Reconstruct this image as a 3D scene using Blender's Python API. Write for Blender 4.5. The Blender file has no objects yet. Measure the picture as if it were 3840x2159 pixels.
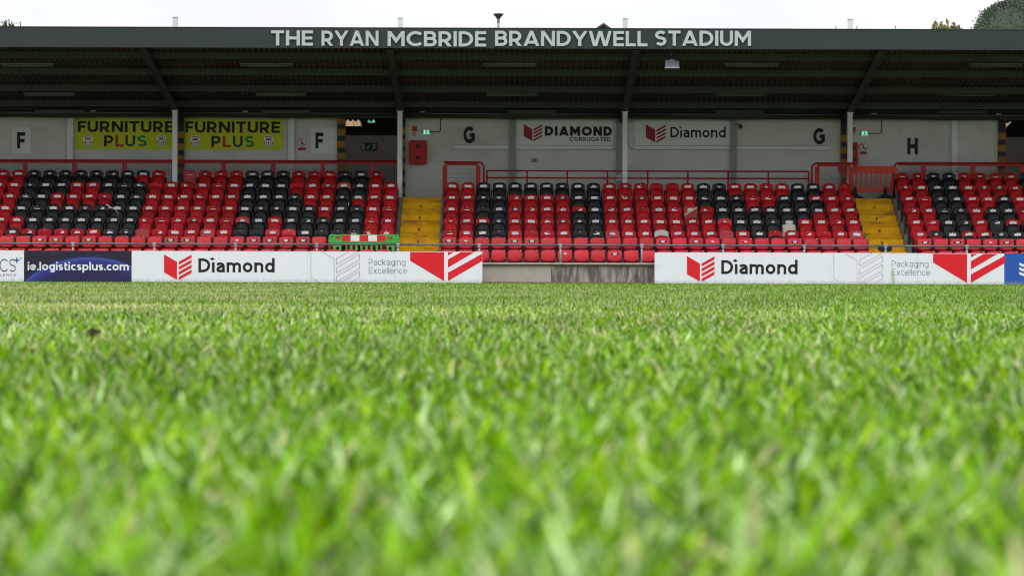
import bpy, math, random
import numpy as np
from mathutils import Matrix, Vector
random.seed(7)
RNG = np.random.default_rng(11)
scene = bpy.context.scene
COL = scene.collection
R = math.radians

# ------------------------------------------------------------------ camera
HORIZ, CAMH, FPX = 1041.0, 0.16, 10000.0      # measured from the photograph (3840 px wide)
cam_d = bpy.data.cameras.new("camera")
cam = bpy.data.objects.new("camera", cam_d)
COL.objects.link(cam)
cam_d.sensor_width = 36.0
cam_d.lens = FPX / 3840 * 36
cam_d.clip_start = 0.05
cam_d.clip_end = 3000
PITCH = math.atan(38.5 / FPX)
ROLL = 0.003
cam.matrix_world = Matrix.Translation((0, 0, CAMH)) @ Matrix.Rotation(R(90) - PITCH, 4, 'X') @ Matrix.Rotation(ROLL, 4, 'Z')
cam_d.dof.use_dof = True
cam_d.dof.focus_distance = 74.0
cam_d.dof.aperture_fstop = 10.0
scene.camera = cam
scene.render.resolution_x = 1024
scene.render.resolution_y = 575
scene.cycles.filter_width = 1.1

# ------------------------------------------------------------------ sky
SUN_EL, SUN_AZ = 56.0, 205.0          # azimuth clockwise from +Y (north); the sun stands behind the camera
world = bpy.data.worlds.new("World")
scene.world = world
world.use_nodes = True
nt = world.node_tree
nt.nodes.clear()
out = nt.nodes.new("ShaderNodeOutputWorld")
sky = nt.nodes.new("ShaderNodeTexSky")
sky.sky_type = 'NISHITA'
sky.sun_disc = False
sky.sun_elevation = R(SUN_EL)
sky.sun_rotation = R(SUN_AZ)
sky.air_density = 1.0
sky.dust_density = 2.0
b1 = nt.nodes.new("ShaderNodeBackground")
b1.inputs[1].default_value = 0.10
nt.links.new(sky.outputs[0], b1.inputs[0])
tc = nt.nodes.new("ShaderNodeTexCoord")
sep = nt.nodes.new("ShaderNodeSeparateXYZ")
nt.links.new(tc.outputs['Generated'], sep.inputs[0])
mp = nt.nodes.new("ShaderNodeMapping")
mp.inputs['Scale'].default_value = (1.0, 1.0, 3.0)
nt.links.new(tc.outputs['Generated'], mp.inputs[0])
nz = nt.nodes.new("ShaderNodeTexNoise")
nz.inputs['Scale'].default_value = 8.0
nz.inputs['Detail'].default_value = 6
nz.inputs['Roughness'].default_value = 0.55
nt.links.new(mp.outputs[0], nz.inputs[0])
cr = nt.nodes.new("ShaderNodeValToRGB")
cr.color_ramp.elements[0].position = 0.35
cr.color_ramp.elements[0].color = (0.88, 0.90, 0.96, 1)
cr.color_ramp.elements[1].position = 0.62
cr.color_ramp.elements[1].color = (1.0, 1.0, 1.0, 1)
nt.links.new(nz.outputs[0], cr.inputs[0])
mr = nt.nodes.new("ShaderNodeMapRange")          # an overcast sky is brighter overhead than at the horizon
mr.inputs['From Min'].default_value = 0.0
mr.inputs['From Max'].default_value = 1.0
mr.inputs['To Min'].default_value = 0.98
mr.inputs['To Max'].default_value = 2.3
nt.links.new(sep.outputs[2], mr.inputs['Value'])
b2 = nt.nodes.new("ShaderNodeBackground")
nt.links.new(cr.outputs[0], b2.inputs[0])
nt.links.new(mr.outputs[0], b2.inputs[1])
mx = nt.nodes.new("ShaderNodeMixShader")
mx.inputs[0].default_value = 0.9
nt.links.new(b1.outputs[0], mx.inputs[1])
nt.links.new(b2.outputs[0], mx.inputs[2])
nt.links.new(mx.outputs[0], out.inputs[0])

sun_d = bpy.data.lights.new("sun", 'SUN')
sun_d.energy = 1.4
sun_d.angle = R(25)
sun_d.color = (1.0, 0.96, 0.90)
sun = bpy.data.objects.new("sun", sun_d)
COL.objects.link(sun)
_el, _az = R(SUN_EL), R(SUN_AZ)
_d = Vector((math.sin(_az) * math.cos(_el), math.cos(_az) * math.cos(_el), math.sin(_el)))
sun.rotation_euler = _d.to_track_quat('Z', 'Y').to_euler()

vs = scene.view_settings
scene.display_settings.display_device = 'sRGB'
vs.view_transform = 'Standard'
vs.look = 'None'
vs.exposure = 0.0
vs.gamma = 1.0
vs.use_curve_mapping = False

# ------------------------------------------------------------------ helpers
def P(u, v, Y):
    """photograph pixel (3840 wide) at depth Y -> world (X, Z)"""
    du, dv = u - 1920.0, v - 1079.5
    du0, dv0 = du + ROLL * dv, dv - ROLL * du
    return du0 / FPX * Y, CAMH + (HORIZ - 1079.5 - dv0) / FPX * Y

MATS = {}
def mat(name, col, rough=0.6, metal=0.0, var=0.12, scale=3.0, bump=0.0, bscale=40.0, spec=0.28, rnd=0.0,
        emit=None, estr=0.0, stain=None, sscale=(1, 1, 1), stain_lo=0.45, stain_hi=0.62, trans=0.0):
    if name in MATS:
        return MATS[name]
    m = bpy.data.materials.new(name)
    m.use_nodes = True
    n = m.node_tree
    p = n.nodes["Principled BSDF"]
    p.inputs['Roughness'].default_value = rough
    p.inputs['Metallic'].default_value = metal
    p.inputs['Specular IOR Level'].default_value = spec
    if trans:
        p.inputs['Transmission Weight'].default_value = trans
    c = n.nodes.new("ShaderNodeTexCoord")
    noi = n.nodes.new("ShaderNodeTexNoise")
    noi.inputs['Scale'].default_value = scale
    noi.inputs['Detail'].default_value = 6
    noi.inputs['Roughness'].default_value = 0.6
    n.links.new(c.outputs['Object'], noi.inputs[0])
    mrn = n.nodes.new("ShaderNodeMapRange")
    mrn.inputs['From Min'].default_value = 0.25
    mrn.inputs['From Max'].default_value = 0.75
    mrn.inputs['To Min'].default_value = 1 - var
    mrn.inputs['To Max'].default_value = 1 + var
    n.links.new(noi.outputs[0], mrn.inputs['Value'])
    last = mrn.outputs[0]
    if rnd:
        oi = n.nodes.new("ShaderNodeObjectInfo")
        m2 = n.nodes.new("ShaderNodeMapRange")
        m2.inputs['To Min'].default_value = 1 - rnd
        m2.inputs['To Max'].default_value = 1 + rnd
        n.links.new(oi.outputs['Random'], m2.inputs['Value'])
        mm = n.nodes.new("ShaderNodeMath")
        mm.operation = 'MULTIPLY'
        n.links.new(last, mm.inputs[0])
        n.links.new(m2.outputs[0], mm.inputs[1])
        last = mm.outputs[0]
    vm = n.nodes.new("ShaderNodeVectorMath")
    vm.operation = 'SCALE'
    vm.inputs[0].default_value = col[:3]
    n.links.new(last, vm.inputs['Scale'])
    colout = vm.outputs[0]
    if stain is not None:
        mpp = n.nodes.new("ShaderNodeMapping")
        mpp.inputs['Scale'].default_value = sscale
        n.links.new(c.outputs['Object'], mpp.inputs[0])
        n2 = n.nodes.new("ShaderNodeTexNoise")
        n2.inputs['Scale'].default_value = 1.0
        n2.inputs['Detail'].default_value = 8
        n2.inputs['Roughness'].default_value = 0.65
        n.links.new(mpp.outputs[0], n2.inputs[0])
        rp = n.nodes.new("ShaderNodeMapRange")
        rp.inputs['From Min'].default_value = stain_lo
        rp.inputs['From Max'].default_value = stain_hi
        n.links.new(n2.outputs[0], rp.inputs['Value'])
        mixc = n.nodes.new("ShaderNodeMix")
        mixc.data_type = 'RGBA'
        n.links.new(rp.outputs[0], mixc.inputs['Factor'])
        n.links.new(colout, mixc.inputs['A'])
        mixc.inputs['B'].default_value = (*stain, 1)
        colout = mixc.outputs['Result']
    if name in ("board_white_print", "board_blue_print"):
        sx = n.nodes.new("ShaderNodeSeparateXYZ")
        n.links.new(c.outputs['Object'], sx.inputs[0])
        lo = n.nodes.new("ShaderNodeMapRange")
        lo.inputs['From Min'].default_value = 0.22
        lo.inputs['From Max'].default_value = 0.0
        lo.inputs['To Max'].default_value = 0.5
        n.links.new(sx.outputs[2], lo.inputs['Value'])
        sp = n.nodes.new("ShaderNodeTexNoise")
        sp.inputs['Scale'].default_value = 9
        sp.inputs['Detail'].default_value = 10
        sp.inputs['Roughness'].default_value = 0.8
        n.links.new(c.outputs['Object'], sp.inputs[0])
        ad = n.nodes.new("ShaderNodeMath")
        n.links.new(lo.outputs[0], ad.inputs[0])
        n.links.new(sp.outputs[0], ad.inputs[1])
        th = n.nodes.new("ShaderNodeMapRange")
        th.inputs['From Min'].default_value = 0.72
        th.inputs['From Max'].default_value = 1.05
        th.inputs['To Max'].default_value = 0.7
        n.links.new(ad.outputs[0], th.inputs['Value'])
        md = n.nodes.new("ShaderNodeMix"); md.data_type = 'RGBA'
        n.links.new(th.outputs[0], md.inputs['Factor'])
        n.links.new(colout, md.inputs['A'])
        md.inputs['B'].default_value = (0.30, 0.30, 0.22, 1)
        colout = md.outputs['Result']
    n.links.new(colout, p.inputs['Base Color'])
    if bump:
        nb = n.nodes.new("ShaderNodeTexNoise")
        nb.inputs['Scale'].default_value = bscale
        nb.inputs['Detail'].default_value = 4
        n.links.new(c.outputs['Object'], nb.inputs[0])
        bp = n.nodes.new("ShaderNodeBump")
        bp.inputs['Strength'].default_value = bump
        bp.inputs['Distance'].default_value = 0.01
        n.links.new(nb.outputs[0], bp.inputs['Height'])
        n.links.new(bp.outputs[0], p.inputs['Normal'])
    if emit:
        p.inputs['Emission Color'].default_value = (*emit, 1)
        p.inputs['Emission Strength'].default_value = estr
    MATS[name] = m
    return m

M_red = mat("seat_red", (0.42, 0.003, 0.008), 0.5, var=0.22, scale=6, rnd=0.2, spec=0.24)
M_redf = mat("seat_red_faded", (0.56, 0.026, 0.042), 0.5, var=0.16, scale=9, rnd=0.14, spec=0.3)
M_redo = mat("seat_red_bleached", (0.46, 0.045, 0.055), 0.6, var=0.2, scale=9, rnd=0.10)
M_black = mat("seat_black", (0.009, 0.0095, 0.0105), 0.45, spec=0.3, var=0.2, scale=6, rnd=0.2)
M_greyseat = mat("seat_grey_white", (0.48, 0.47, 0.45), 0.5, var=0.1)
M_beige = mat("seat_beige", (0.60, 0.56, 0.46), 0.55, var=0.1)
M_bracket = mat("bracket_black_steel", (0.018, 0.016, 0.018), 0.55, metal=0.2)
M_sticker = mat("sticker_white", (0.74, 0.74, 0.75), 0.5, var=0.06, scale=20, rnd=0.1)
M_stickerb = mat("sticker_black_print", (0.02, 0.02, 0.022), 0.5)
M_dot = mat("screw_cap_white", (0.7, 0.68, 0.68), 0.4)
M_conc = mat("concrete_terrace", (0.20, 0.19, 0.18), 0.9, var=0.3, scale=4, bump=0.3)
M_wallp = mat("wall_paint_white", (0.58, 0.58, 0.54), 0.75, var=0.07, scale=1.3, bump=0.15, bscale=30,
              stain=(0.42, 0.41, 0.38), sscale=(0.5, 0.5, 0.9), stain_lo=0.5, stain_hi=0.8)
M_pil = mat("pilaster_grey", (0.24, 0.26, 0.265), 0.6, var=0.08)
M_column = mat("column_pale_grey", (0.68, 0.70, 0.72), 0.5, var=0.10, scale=2, stain=(0.30, 0.29, 0.28), sscale=(6, 6, 1.2), stain_lo=0.58, stain_hi=0.75)
M_fascia = mat("fascia_slate_green", (0.026, 0.037, 0.038), 0.55, spec=0.3, var=0.10, scale=1.2, rnd=0.03)
M_trim = mat("fascia_trim_dark", (0.03, 0.038, 0.04), 0.5)
M_letter = mat("sign_letter_silver", (0.44, 0.48, 0.49), 0.45, var=0.05)
M_roof = mat("roof_sheet_brown_grey", (0.070, 0.068, 0.062), 0.7, var=0.25, scale=1.0, stain=(0.036, 0.032, 0.026), sscale=(0.8, 2.5, 1))
M_purlin = mat("purlin_galvanised_green", (0.040, 0.052, 0.032), 0.55, var=0.15, scale=2.0)
M_rafter = mat("rafter_dark_purple_grey", (0.032, 0.033, 0.037), 0.6, var=0.15)
M_duct = mat("dark_service_pipe", (0.025, 0.028, 0.028), 0.6)
M_batten = mat("light_batten_grey", (0.10, 0.11, 0.09), 0.4)
M_railred = mat("rail_red_paint", (0.30, 0.006, 0.008), 0.45, var=0.15, rnd=0.05)
M_railred2 = mat("rail_red_bright", (0.34, 0.010, 0.010), 0.4, var=0.12)
M_mesh = mat("mesh_wire_grey", (0.14, 0.13, 0.13), 0.6, metal=0.3)
M_galv = mat("galvanised_rail", (0.15, 0.155, 0.165), 0.45, metal=0.35, var=0.25, scale=7)
M_galvl = mat("galvanised_post", (0.30, 0.32, 0.34), 0.5, metal=0.3, var=0.2, scale=7)
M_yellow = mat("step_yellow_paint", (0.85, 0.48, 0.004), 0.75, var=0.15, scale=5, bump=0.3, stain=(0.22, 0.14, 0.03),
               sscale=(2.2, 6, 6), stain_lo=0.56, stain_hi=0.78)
M_yellow2 = mat("step_yellow_worn_shaded", (0.74, 0.40, 0.004), 0.75, var=0.15, scale=5, bump=0.3, stain=(0.2, 0.12, 0.03),
               sscale=(2.2, 6, 9), stain_lo=0.50, stain_hi=0.72)  # darker yellow paints riser shade into alternate steps; the stains are wear
M_ink = mat("black_lettering", (0.012, 0.012, 0.013), 0.6)
M_board = mat("board_white_print", (0.72, 0.75, 0.81), 0.42, var=0.025, scale=2.0, stain=(0.54, 0.56, 0.60), sscale=(0.7, 1, 5),
              stain_lo=0.60, stain_hi=0.85)
M_boarded = mat("board_edge", (0.30, 0.31, 0.33), 0.6)
M_red_print = mat("board_red_print", (0.66, 0.012, 0.025), 0.42, var=0.05)
M_line_print = mat("board_line_print", (0.30, 0.22, 0.26), 0.5)
M_blue = mat("board_blue_print", (0.022, 0.090, 0.40), 0.4, var=0.06)
M_bluep = mat("board_blue_plus", (0.03, 0.09, 0.42), 0.4)
M_greyp = mat("board_grey_print", (0.12, 0.12, 0.14), 0.5)
M_green_b = mat("barrier_green", (0.055, 0.42, 0.065), 0.45, var=0.08)
M_refl_w = mat("barrier_white_film", (0.8, 0.8, 0.82), 0.35)
M_refl_r = mat("barrier_red_film", (0.62, 0.03, 0.03), 0.35)
M_orange = mat("barrier_orange_plastic", (0.55, 0.045, 0.02), 0.5, var=0.12, rnd=0.05)
M_rubber = mat("rubber_black", (0.014, 0.014, 0.015), 0.7, var=0.2)
M_banner = mat("banner_yellow", (0.50, 0.54, 0.006), 0.5, var=0.14, scale=0.9, bump=0.9, bscale=1.6)
M_txtred = mat("letter_red", (0.34, 0.03, 0.015), 0.5)
M_txtnavy = mat("letter_navy", (0.01, 0.03, 0.06), 0.5)
M_txtgreen = mat("letter_green", (0.005, 0.20, 0.03), 0.5)
M_crest_w = mat("crest_white", (0.75, 0.75, 0.75), 0.5)
M_crest_r = mat("crest_dark_red", (0.25, 0.02, 0.03), 0.5)
M_cab = mat("cabinet_red", (0.42, 0.006, 0.010), 0.45, var=0.08)
M_exit = mat("exit_light_green", (0.01, 0.20, 0.08), 0.4, emit=(0.02, 0.42, 0.20), estr=0.55)
M_exitw = mat("exit_light_white", (0.6, 0.8, 0.7), 0.4, emit=(0.6, 1.0, 0.8), estr=0.75)
M_exits = mat("exit_sign_green", (0.012, 0.07, 0.03), 0.5)
M_exitsw = mat("exit_sign_white", (0.5, 0.55, 0.5), 0.5)
M_stripe_y = mat("stripe_yellow", (0.27, 0.13, 0.006), 0.6)
M_stripe_b = mat("stripe_black", (0.02, 0.02, 0.02), 0.6)
M_passwall = mat("passage_wall_pinkish", (0.48, 0.42, 0.36), 0.8, var=0.08)
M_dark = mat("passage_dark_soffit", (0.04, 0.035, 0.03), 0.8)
M_tan = mat("cladding_tan", (0.50, 0.36, 0.22), 0.6, var=0.1)
M_whitebox = mat("white_trunking", (0.66, 0.67, 0.66), 0.5, var=0.03)
M_timber = mat("timber_edging", (0.20, 0.13, 0.06), 0.8, var=0.35, scale=14)
M_cap = mat("coping_concrete", (0.34, 0.33, 0.31), 0.85, var=0.3, scale=9, bump=0.3)
M_concl = mat("concrete_light_panel", (0.35, 0.325, 0.285), 0.85, var=0.10, scale=3, bump=0.2, stain=(0.20, 0.19, 0.17),
              sscale=(2.0, 1, 5), stain_lo=0.58, stain_hi=0.80)
M_concd = mat("concrete_stained_panel", (0.11, 0.10, 0.09), 0.85, var=0.2, scale=3, bump=0.2, stain=(0.46, 0.43, 0.38),
              sscale=(8.0, 1, 1.6), stain_lo=0.44, stain_hi=0.74)
M_silver = mat("floodlight_glass_silver", (0.42, 0.47, 0.52), 0.3, metal=0.4, var=0.15, scale=20)
M_wood = mat("wood_slat_tan", (0.62, 0.45, 0.24), 0.7, var=0.15, scale=20)
M_cloth = mat("cloth_offwhite", (0.7, 0.68, 0.6), 0.8)

class MB:
    def __init__(s):
        s.v, s.f, s.m = [], [], []
    def add(s, vs_, fs, mi=0):
        o = len(s.v)
        s.v += [tuple(a) for a in vs_]
        s.f += [tuple(i + o for i in f) for f in fs]
        s.m += [mi] * len(fs)
    def box(s, x0, x1, y0, y1, z0, z1, mi=0):
        v = [(x0, y0, z0), (x1, y0, z0), (x1, y1, z0), (x0, y1, z0), (x0, y0, z1), (x1, y0, z1), (x1, y1, z1), (x0, y1, z1)]
        f = [(3, 2, 1, 0), (4, 5, 6, 7), (0, 1, 5, 4), (1, 2, 6, 5), (2, 3, 7, 6), (3, 0, 4, 7)]
        s.add(v, f, mi)
    def prism(s, pts, y0, y1, mi=0):
        """polygon in XZ (counter-clockwise seen from the pitch) between y0 (front) and y1"""
        a = sum(pts[i][0] * pts[(i + 1) % len(pts)][1] - pts[(i + 1) % len(pts)][0] * pts[i][1] for i in range(len(pts)))
        if a < 0:
            pts = pts[::-1]
        n = len(pts)
        v = [(x, y0, z) for x, z in pts] + [(x, y1, z) for x, z in pts]
        f = [tuple(range(n)), tuple(reversed(range(n, 2 * n)))]
        f += [((i + 1) % n, i, i + n, (i + 1) % n + n) for i in range(n)]
        s.add(v, f, mi)
    def tube(s, pts, r, n=8, mi=0, caps=True):
        pts = [Vector(p) for p in pts]
        rings = []
        for i, p in enumerate(pts):
            d = (pts[min(i + 1, len(pts) - 1)] - pts[max(i - 1, 0)]).normalized()
            a = Vector((0, 1, 0)) if abs(d.y) < 0.9 else Vector((1, 0, 0))
            u = d.cross(a).normalized()
            w = d.cross(u).normalized()
            rr = r[i] if isinstance(r, (list, tuple)) else r
            rings.append([p + (u * math.cos(2 * math.pi * k / n) + w * math.sin(2 * math.pi * k / n)) * rr for k in range(n)])
        v = [q for ring in rings for q in ring]
        f = []
        for i in range(len(rings) - 1):
            for k in range(n):
                a, b = i * n + k, i * n + (k + 1) % n
                f.append((a, b, b + n, a + n))
        if caps:
            f.append(tuple(reversed(range(n))))
            f.append(tuple(range((len(rings) - 1) * n, len(rings) * n)))
        s.add(v, f, mi)
    def lathe(s, prof, c, n=16, mi=0):
        v, f = [], []
        for r_, z in prof:
            for k in range(n):
                t = 2 * math.pi * k / n
                v.append((c[0] + r_ * math.cos(t), c[1] + r_ * math.sin(t), c[2] + z))
        for i in range(len(prof) - 1):
            for k in range(n):
                a, b = i * n + k, i * n + (k + 1) % n
                f.append((a, b, b + n, a + n))
        s.add(v, f, mi)
    def mesh(s, name, mats, smooth=False):
        me = bpy.data.meshes.new(name)
        me.from_pydata(s.v, [], s.f)
        if not isinstance(mats, (list, tuple)):
            mats = [mats]
        for m in mats:
            me.materials.append(m)
        if len(mats) > 1:
            me.polygons.foreach_set("material_index", s.m)
        if smooth:
            me.polygons.foreach_set("use_smooth", [True] * len(me.polygons))
        me.update()
        return me

def obj(name, me, parent=None, loc=(0, 0, 0), **kw):
    o = bpy.data.objects.new(name, me)
    COL.objects.link(o)
    o.location = loc
    if parent:
        o.parent = parent
    for k, v in kw.items():
        o[k] = v
    return o

def thing(name, label, cat, loc=(0, 0, 0), group=None):
    o = bpy.data.objects.new(name, None)
    o.empty_display_size = 0.1
    COL.objects.link(o)
    o.location = loc
    o["label"] = label
    o["category"] = cat
    if group:
        o["group"] = group
    return o

def part(name, mb, m, parent, smooth=False, label=None, origin=None, **kw):
    """mesh given in world coordinates; parents may stand anywhere (only translated)"""
    me = mb.mesh(name, m, smooth) if isinstance(mb, MB) else mb
    off = Vector((0, 0, 0))
    q = parent
    while q is not None:
        off += q.location
        q = q.parent
    o = obj(name, me, parent, tuple(-off), **kw)
    if label:
        o["label"] = label
    return o

# ---- stroke lettering: every glyph is a set of ribbons, h = half the stroke weight (cap height 1)
def _arc(cx, cy, rx, ry, a0, a1, n=None):
    n = n or max(3, int(abs(a1 - a0) / 18))
    return [(cx + rx * math.cos(math.radians(a0 + (a1 - a0) * i / n)), cy + ry * math.sin(math.radians(a0 + (a1 - a0) * i / n))) for i in range(n + 1)]
def glyph(c, h):
    X = 0.72                                            # x-height
    def bowl(x0, x1, y0, y1, n=20):                     # closed ring
        return ([*_arc((x0 + x1) / 2, (y0 + y1) / 2, (x1 - x0) / 2, (y1 - y0) / 2, 0, 360, n)][:-1], True)
    def rnd(x0, x1, y0, y1):                            # D-like right side from (x0,y1) to (x0,y0)
        ry = (y1 - y0) / 2
        rx = min(x1 - x0, ry * 1.05)
        return [(x0, y1), *_arc(x1 - rx, (y0 + y1) / 2, rx, ry, 90, -90, 10), (x0, y0)]
    if c == 'I' or c == 'l': return 2 * h, [([(h, 0), (h, 1)], 0)]
    if c == 'L': return 0.60, [([(h, 1), (h, h), (0.60, h)], 0)]
    if c == 'E': return 0.64, [([(0.64, 1 - h), (h, 1 - h), (h, h), (0.64, h)], 0), ([(h, .5), (.60, .5)], 0)]
    if c == 'F': return 0.60, [([(0.60, 1 - h), (h, 1 - h), (h, 0)], 0), ([(h, .48), (.55, .48)], 0)]
    if c == 'T': return 0.74, [([(0, 1 - h), (.74, 1 - h)], 0), ([(.37, 1 - h), (.37, 0)], 0)]
    if c == 'H': return 0.80, [([(h, 0), (h, 1)], 0), ([(.8 - h, 0), (.8 - h, 1)], 0), ([(h, .5), (.8 - h, .5)], 0)]
    if c == 'N': return 0.84, [([(h, 0), (h, 1)], 0), ([(.84 - h, 0), (.84 - h, 1)], 0), ([(h * .4, 1.08), (.84 - h * .4, -.08)], 0)]
    if c == 'M': return 0.98, [([(h, 0), (h, 1)], 0), ([(.98 - h, 0), (.98 - h, 1)], 0), ([(h * .5, 1.05), (.49, .36), (.98 - h * .5, 1.05)], 0)]
    if c == 'A':
        k = h * 1.2
        return 0.94, [([(k - .1, -.22), (.47, 1 - .1 * h), ], 0), ([(.94 - k + .1, -.22), (.47, 1 - .1 * h)], 0), ([(.22, .25), (.72, .25)], 0)]
    if c == 'W':
        k = h * 1.15
        return 1.36, [([(k - .06, 1.18), (.40 - .5 * h, -.02)], 0), ([(.40 - .3 * h, -.08), (.68, 1.05)], 0), ([(.96 + .3 * h, -.08), (.68, 1.05)], 0), ([(1.36 - k + .06, 1.18), (.96 + .5 * h, -.02)], 0)]
    if c == 'Y': return 0.88, [([(h * .9 - .1, 1.15), (.44, .42), (.88 - h * .9 + .1, 1.15)], 0), ([(.44, .45), (.44, 0)], 0)]
    if c == 'X': return 0.80, [([(h * .4, -.06), (.8 - h * .4, 1.06)], 0), ([(h * .4, 1.06), (.8 - h * .4, -.06)], 0)]
    if c == 'C': return 0.90, [(_arc(.5, .5, .5 - h, .5 - h, 44, 316, 18), 0)]
    if c == 'G': return 0.94, [([*_arc(.5, .5, .5 - h, .5 - h, 46, 318, 18), (.94 - h, .25), (.94 - h, .5)], 0), ([(.52, .5 - h * .1), (.94, .5 - h * .1)], 0)]
    if c == 'O': return 1.02, [bowl(h, 1.02 - h, h, 1 - h, 24)]
    if c == 'D': return 0.84, [([*rnd(h, .84 - h, h, 1 - h)], True)]
    if c == 'B':
        return 0.74, [([(h, 0), (h, 1)], 0), (rnd(h, .70 - h, .515, 1 - h), 0), (rnd(h, .74 - h, h, .515), 0)]
    if c == 'P': return 0.70, [([(h, 0), (h, 1)], 0), (rnd(h, .70 - h, .40, 1 - h), 0)]
    if c == 'R': return 0.76, [([(h, 0), (h, 1)], 0), (rnd(h, .72 - h, .38, 1 - h), 0), ([(.34, .42), (.76 - h * .8, -.08)], 0)]
    if c == 'U': return 0.78, [([(h, 1), *_arc(.39, .36, .39 - h, .36 - h, 180, 360, 12), (.78 - h, 1)], 0)]
    if c == 'S' or c == 's':
        Hh = 1.0 if c == 'S' else X
        W = .68 if c == 'S' else .52
        m = Hh * .51
        t_, b_ = (Hh - h + m) / 2, (h + m) / 2
        rx = W / 2 - h
        return W, [([*_arc(W / 2, t_, rx, (Hh - h - m) / 2, 30, 250, 10), *_arc(W / 2, b_, rx, (m - h) / 2, 70, -150, 10)], 0)]
    if c == 'o': return .70, [bowl(h, .70 - h, h, X - h)]
    if c == 'c': return .56, [(_arc(.34, X / 2, .34 - h, X / 2 - h, 50, 310, 12), 0)]
    if c == 'e': return .66, [([(h, X / 2), (.66 - h, X / 2), *_arc(.33, X / 2, .33 - h, X / 2 - h, 8, 318, 16)], 0)]
    if c == 'a': return .60, [([(.04, X - h * 1.5), *_arc(.60 - h - .22, X - h - .2, .22, .2, 95, 0, 6), (.60 - h, 0)], 0), ([(.60 - h, X * .58), (.30, X * .58), *_arc(.22 + h * .3, .21 + h * .1, .22 - h * .7, .21 - h * .9, 100, 270, 8), (.36, h), (.60 - h, .16)], 0)]
    if c == 'd': return .68, [bowl(h, .68 - h, h, X - h), ([(.68 - h, 0), (.68 - h, 1.04)], 0)]
    if c == 'p': return .68, [bowl(h, .68 - h, h, X - h), ([(h, -.28), (h, X)], 0)]
    if c == 'g': return .66, [bowl(h, .66 - h, h, X - h), ([(.66 - h, X), (.66 - h, 0), *_arc(.66 - h - .22, -.04, .22, .22 - h, 0, -150, 8)], 0)]
    if c == 'n' or c == 'h': return .64, [([(h, 0), (h, X if c == 'n' else 1)], 0), ([(h, X - .24), *_arc(.32, X - h - .18, .32 - h, .18, 160, 0, 8), (.64 - h, 0)], 0)]
    if c == 'm': return 1.02, [([(h, 0), (h, X)], 0), ([(h, X - .22), *_arc(.27 + h * .4, X - h - .16, .27 - h * .6, .16, 160, 0, 8), (.54 - h * .2, 0)], 0), ([(.54 - h * .2, X - .22), *_arc(.77 - h * .4, X - h - .16, .25 - h * .6, .16, 160, 0, 8), (1.02 - h, 0)], 0)]
    if c == 'u': return .64, [([(h, X), *_arc(.32, h + .18, .32 - h, .18, 180, 350, 8)], 0), ([(.64 - h, 0), (.64 - h, X)], 0)]
    if c == 'ı': return 2 * h, [([(h, 0), (h, X)], 0)]
    if c == 'i': return 2 * h, [([(h, 0), (h, X)], 0), ([(h, .84), (h, .84 + 2 * h)], 0)]
    if c == '.': return 2 * h, [([(h, 0), (h, 2 * h)], 0)]
    if c == 't': return .40, [([(.14 + h * .2, .94), (.14 + h * .2, .18), (.14 + h * .2 + .07, h), (.40, h)], 0), ([(0, X - h), (.40, X - h)], 0)]
    if c == 'k': return .60, [([(h, 0), (h, 1.02)], 0), ([(h, .25), (.60 - h, X + .05)], 0), ([(.25, .38), (.60 - h * .5, -.08)], 0)]
    if c == 'x': return .60, [([(h * .5, -.05), (.6 - h * .5, X + .05)], 0), ([(h * .5, X + .05), (.6 - h * .5, -.05)], 0)]
    return 0.4, []
YMAX = {'d': 1.04, 'k': 1.02, 'l': 1.0, 't': .94, 'i': 1.1}
def clip_poly(p, axis, lim, keep_less):
    o = []
    for i in range(len(p)):
        a, b = p[i], p[(i + 1) % len(p)]
        ia = (a[axis] <= lim + 1e-9) if keep_less else (a[axis] >= lim - 1e-9)
        ib = (b[axis] <= lim + 1e-9) if keep_less else (b[axis] >= lim - 1e-9)
        if ia: o.append(a)
        if ia != ib:
            t = (lim - a[axis]) / (b[axis] - a[axis])
            o.append((a[0] + (b[0] - a[0]) * t, a[1] + (b[1] - a[1]) * t))
    return o
def ribbon(pts, closed, h):
    n = len(pts)
    L, Rr = [], []
    for i in range(n):
        if closed:
            a, b, c = pts[i - 1], pts[i], pts[(i + 1) % n]
        else:
            a, b, c = pts[max(i - 1, 0)], pts[i], pts[min(i + 1, n - 1)]
        def nrm(p, q):
            d = math.hypot(q[0] - p[0], q[1] - p[1]) or 1
            return (-(q[1] - p[1]) / d, (q[0] - p[0]) / d)
        n1 = nrm(a, b) if a != b else nrm(b, c)
        n2 = nrm(b, c) if b != c else n1
        mx_, my_ = n1[0] + n2[0], n1[1] + n2[1]
        d = mx_ * mx_ + my_ * my_
        if d < 0.35:
            mx_, my_, d = n1[0] + n2[0], n1[1] + n2[1], 0.35
        k = 2 * h / d
        L.append((b[0] + mx_ * k, b[1] + my_ * k)); Rr.append((b[0] - mx_ * k, b[1] - my_ * k))
    Q = []
    for i in range(n if closed else n - 1):
        j = (i + 1) % n
        Q.append([L[i], L[j], Rr[j], Rr[i]])
    return Q
_TL = {}
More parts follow.
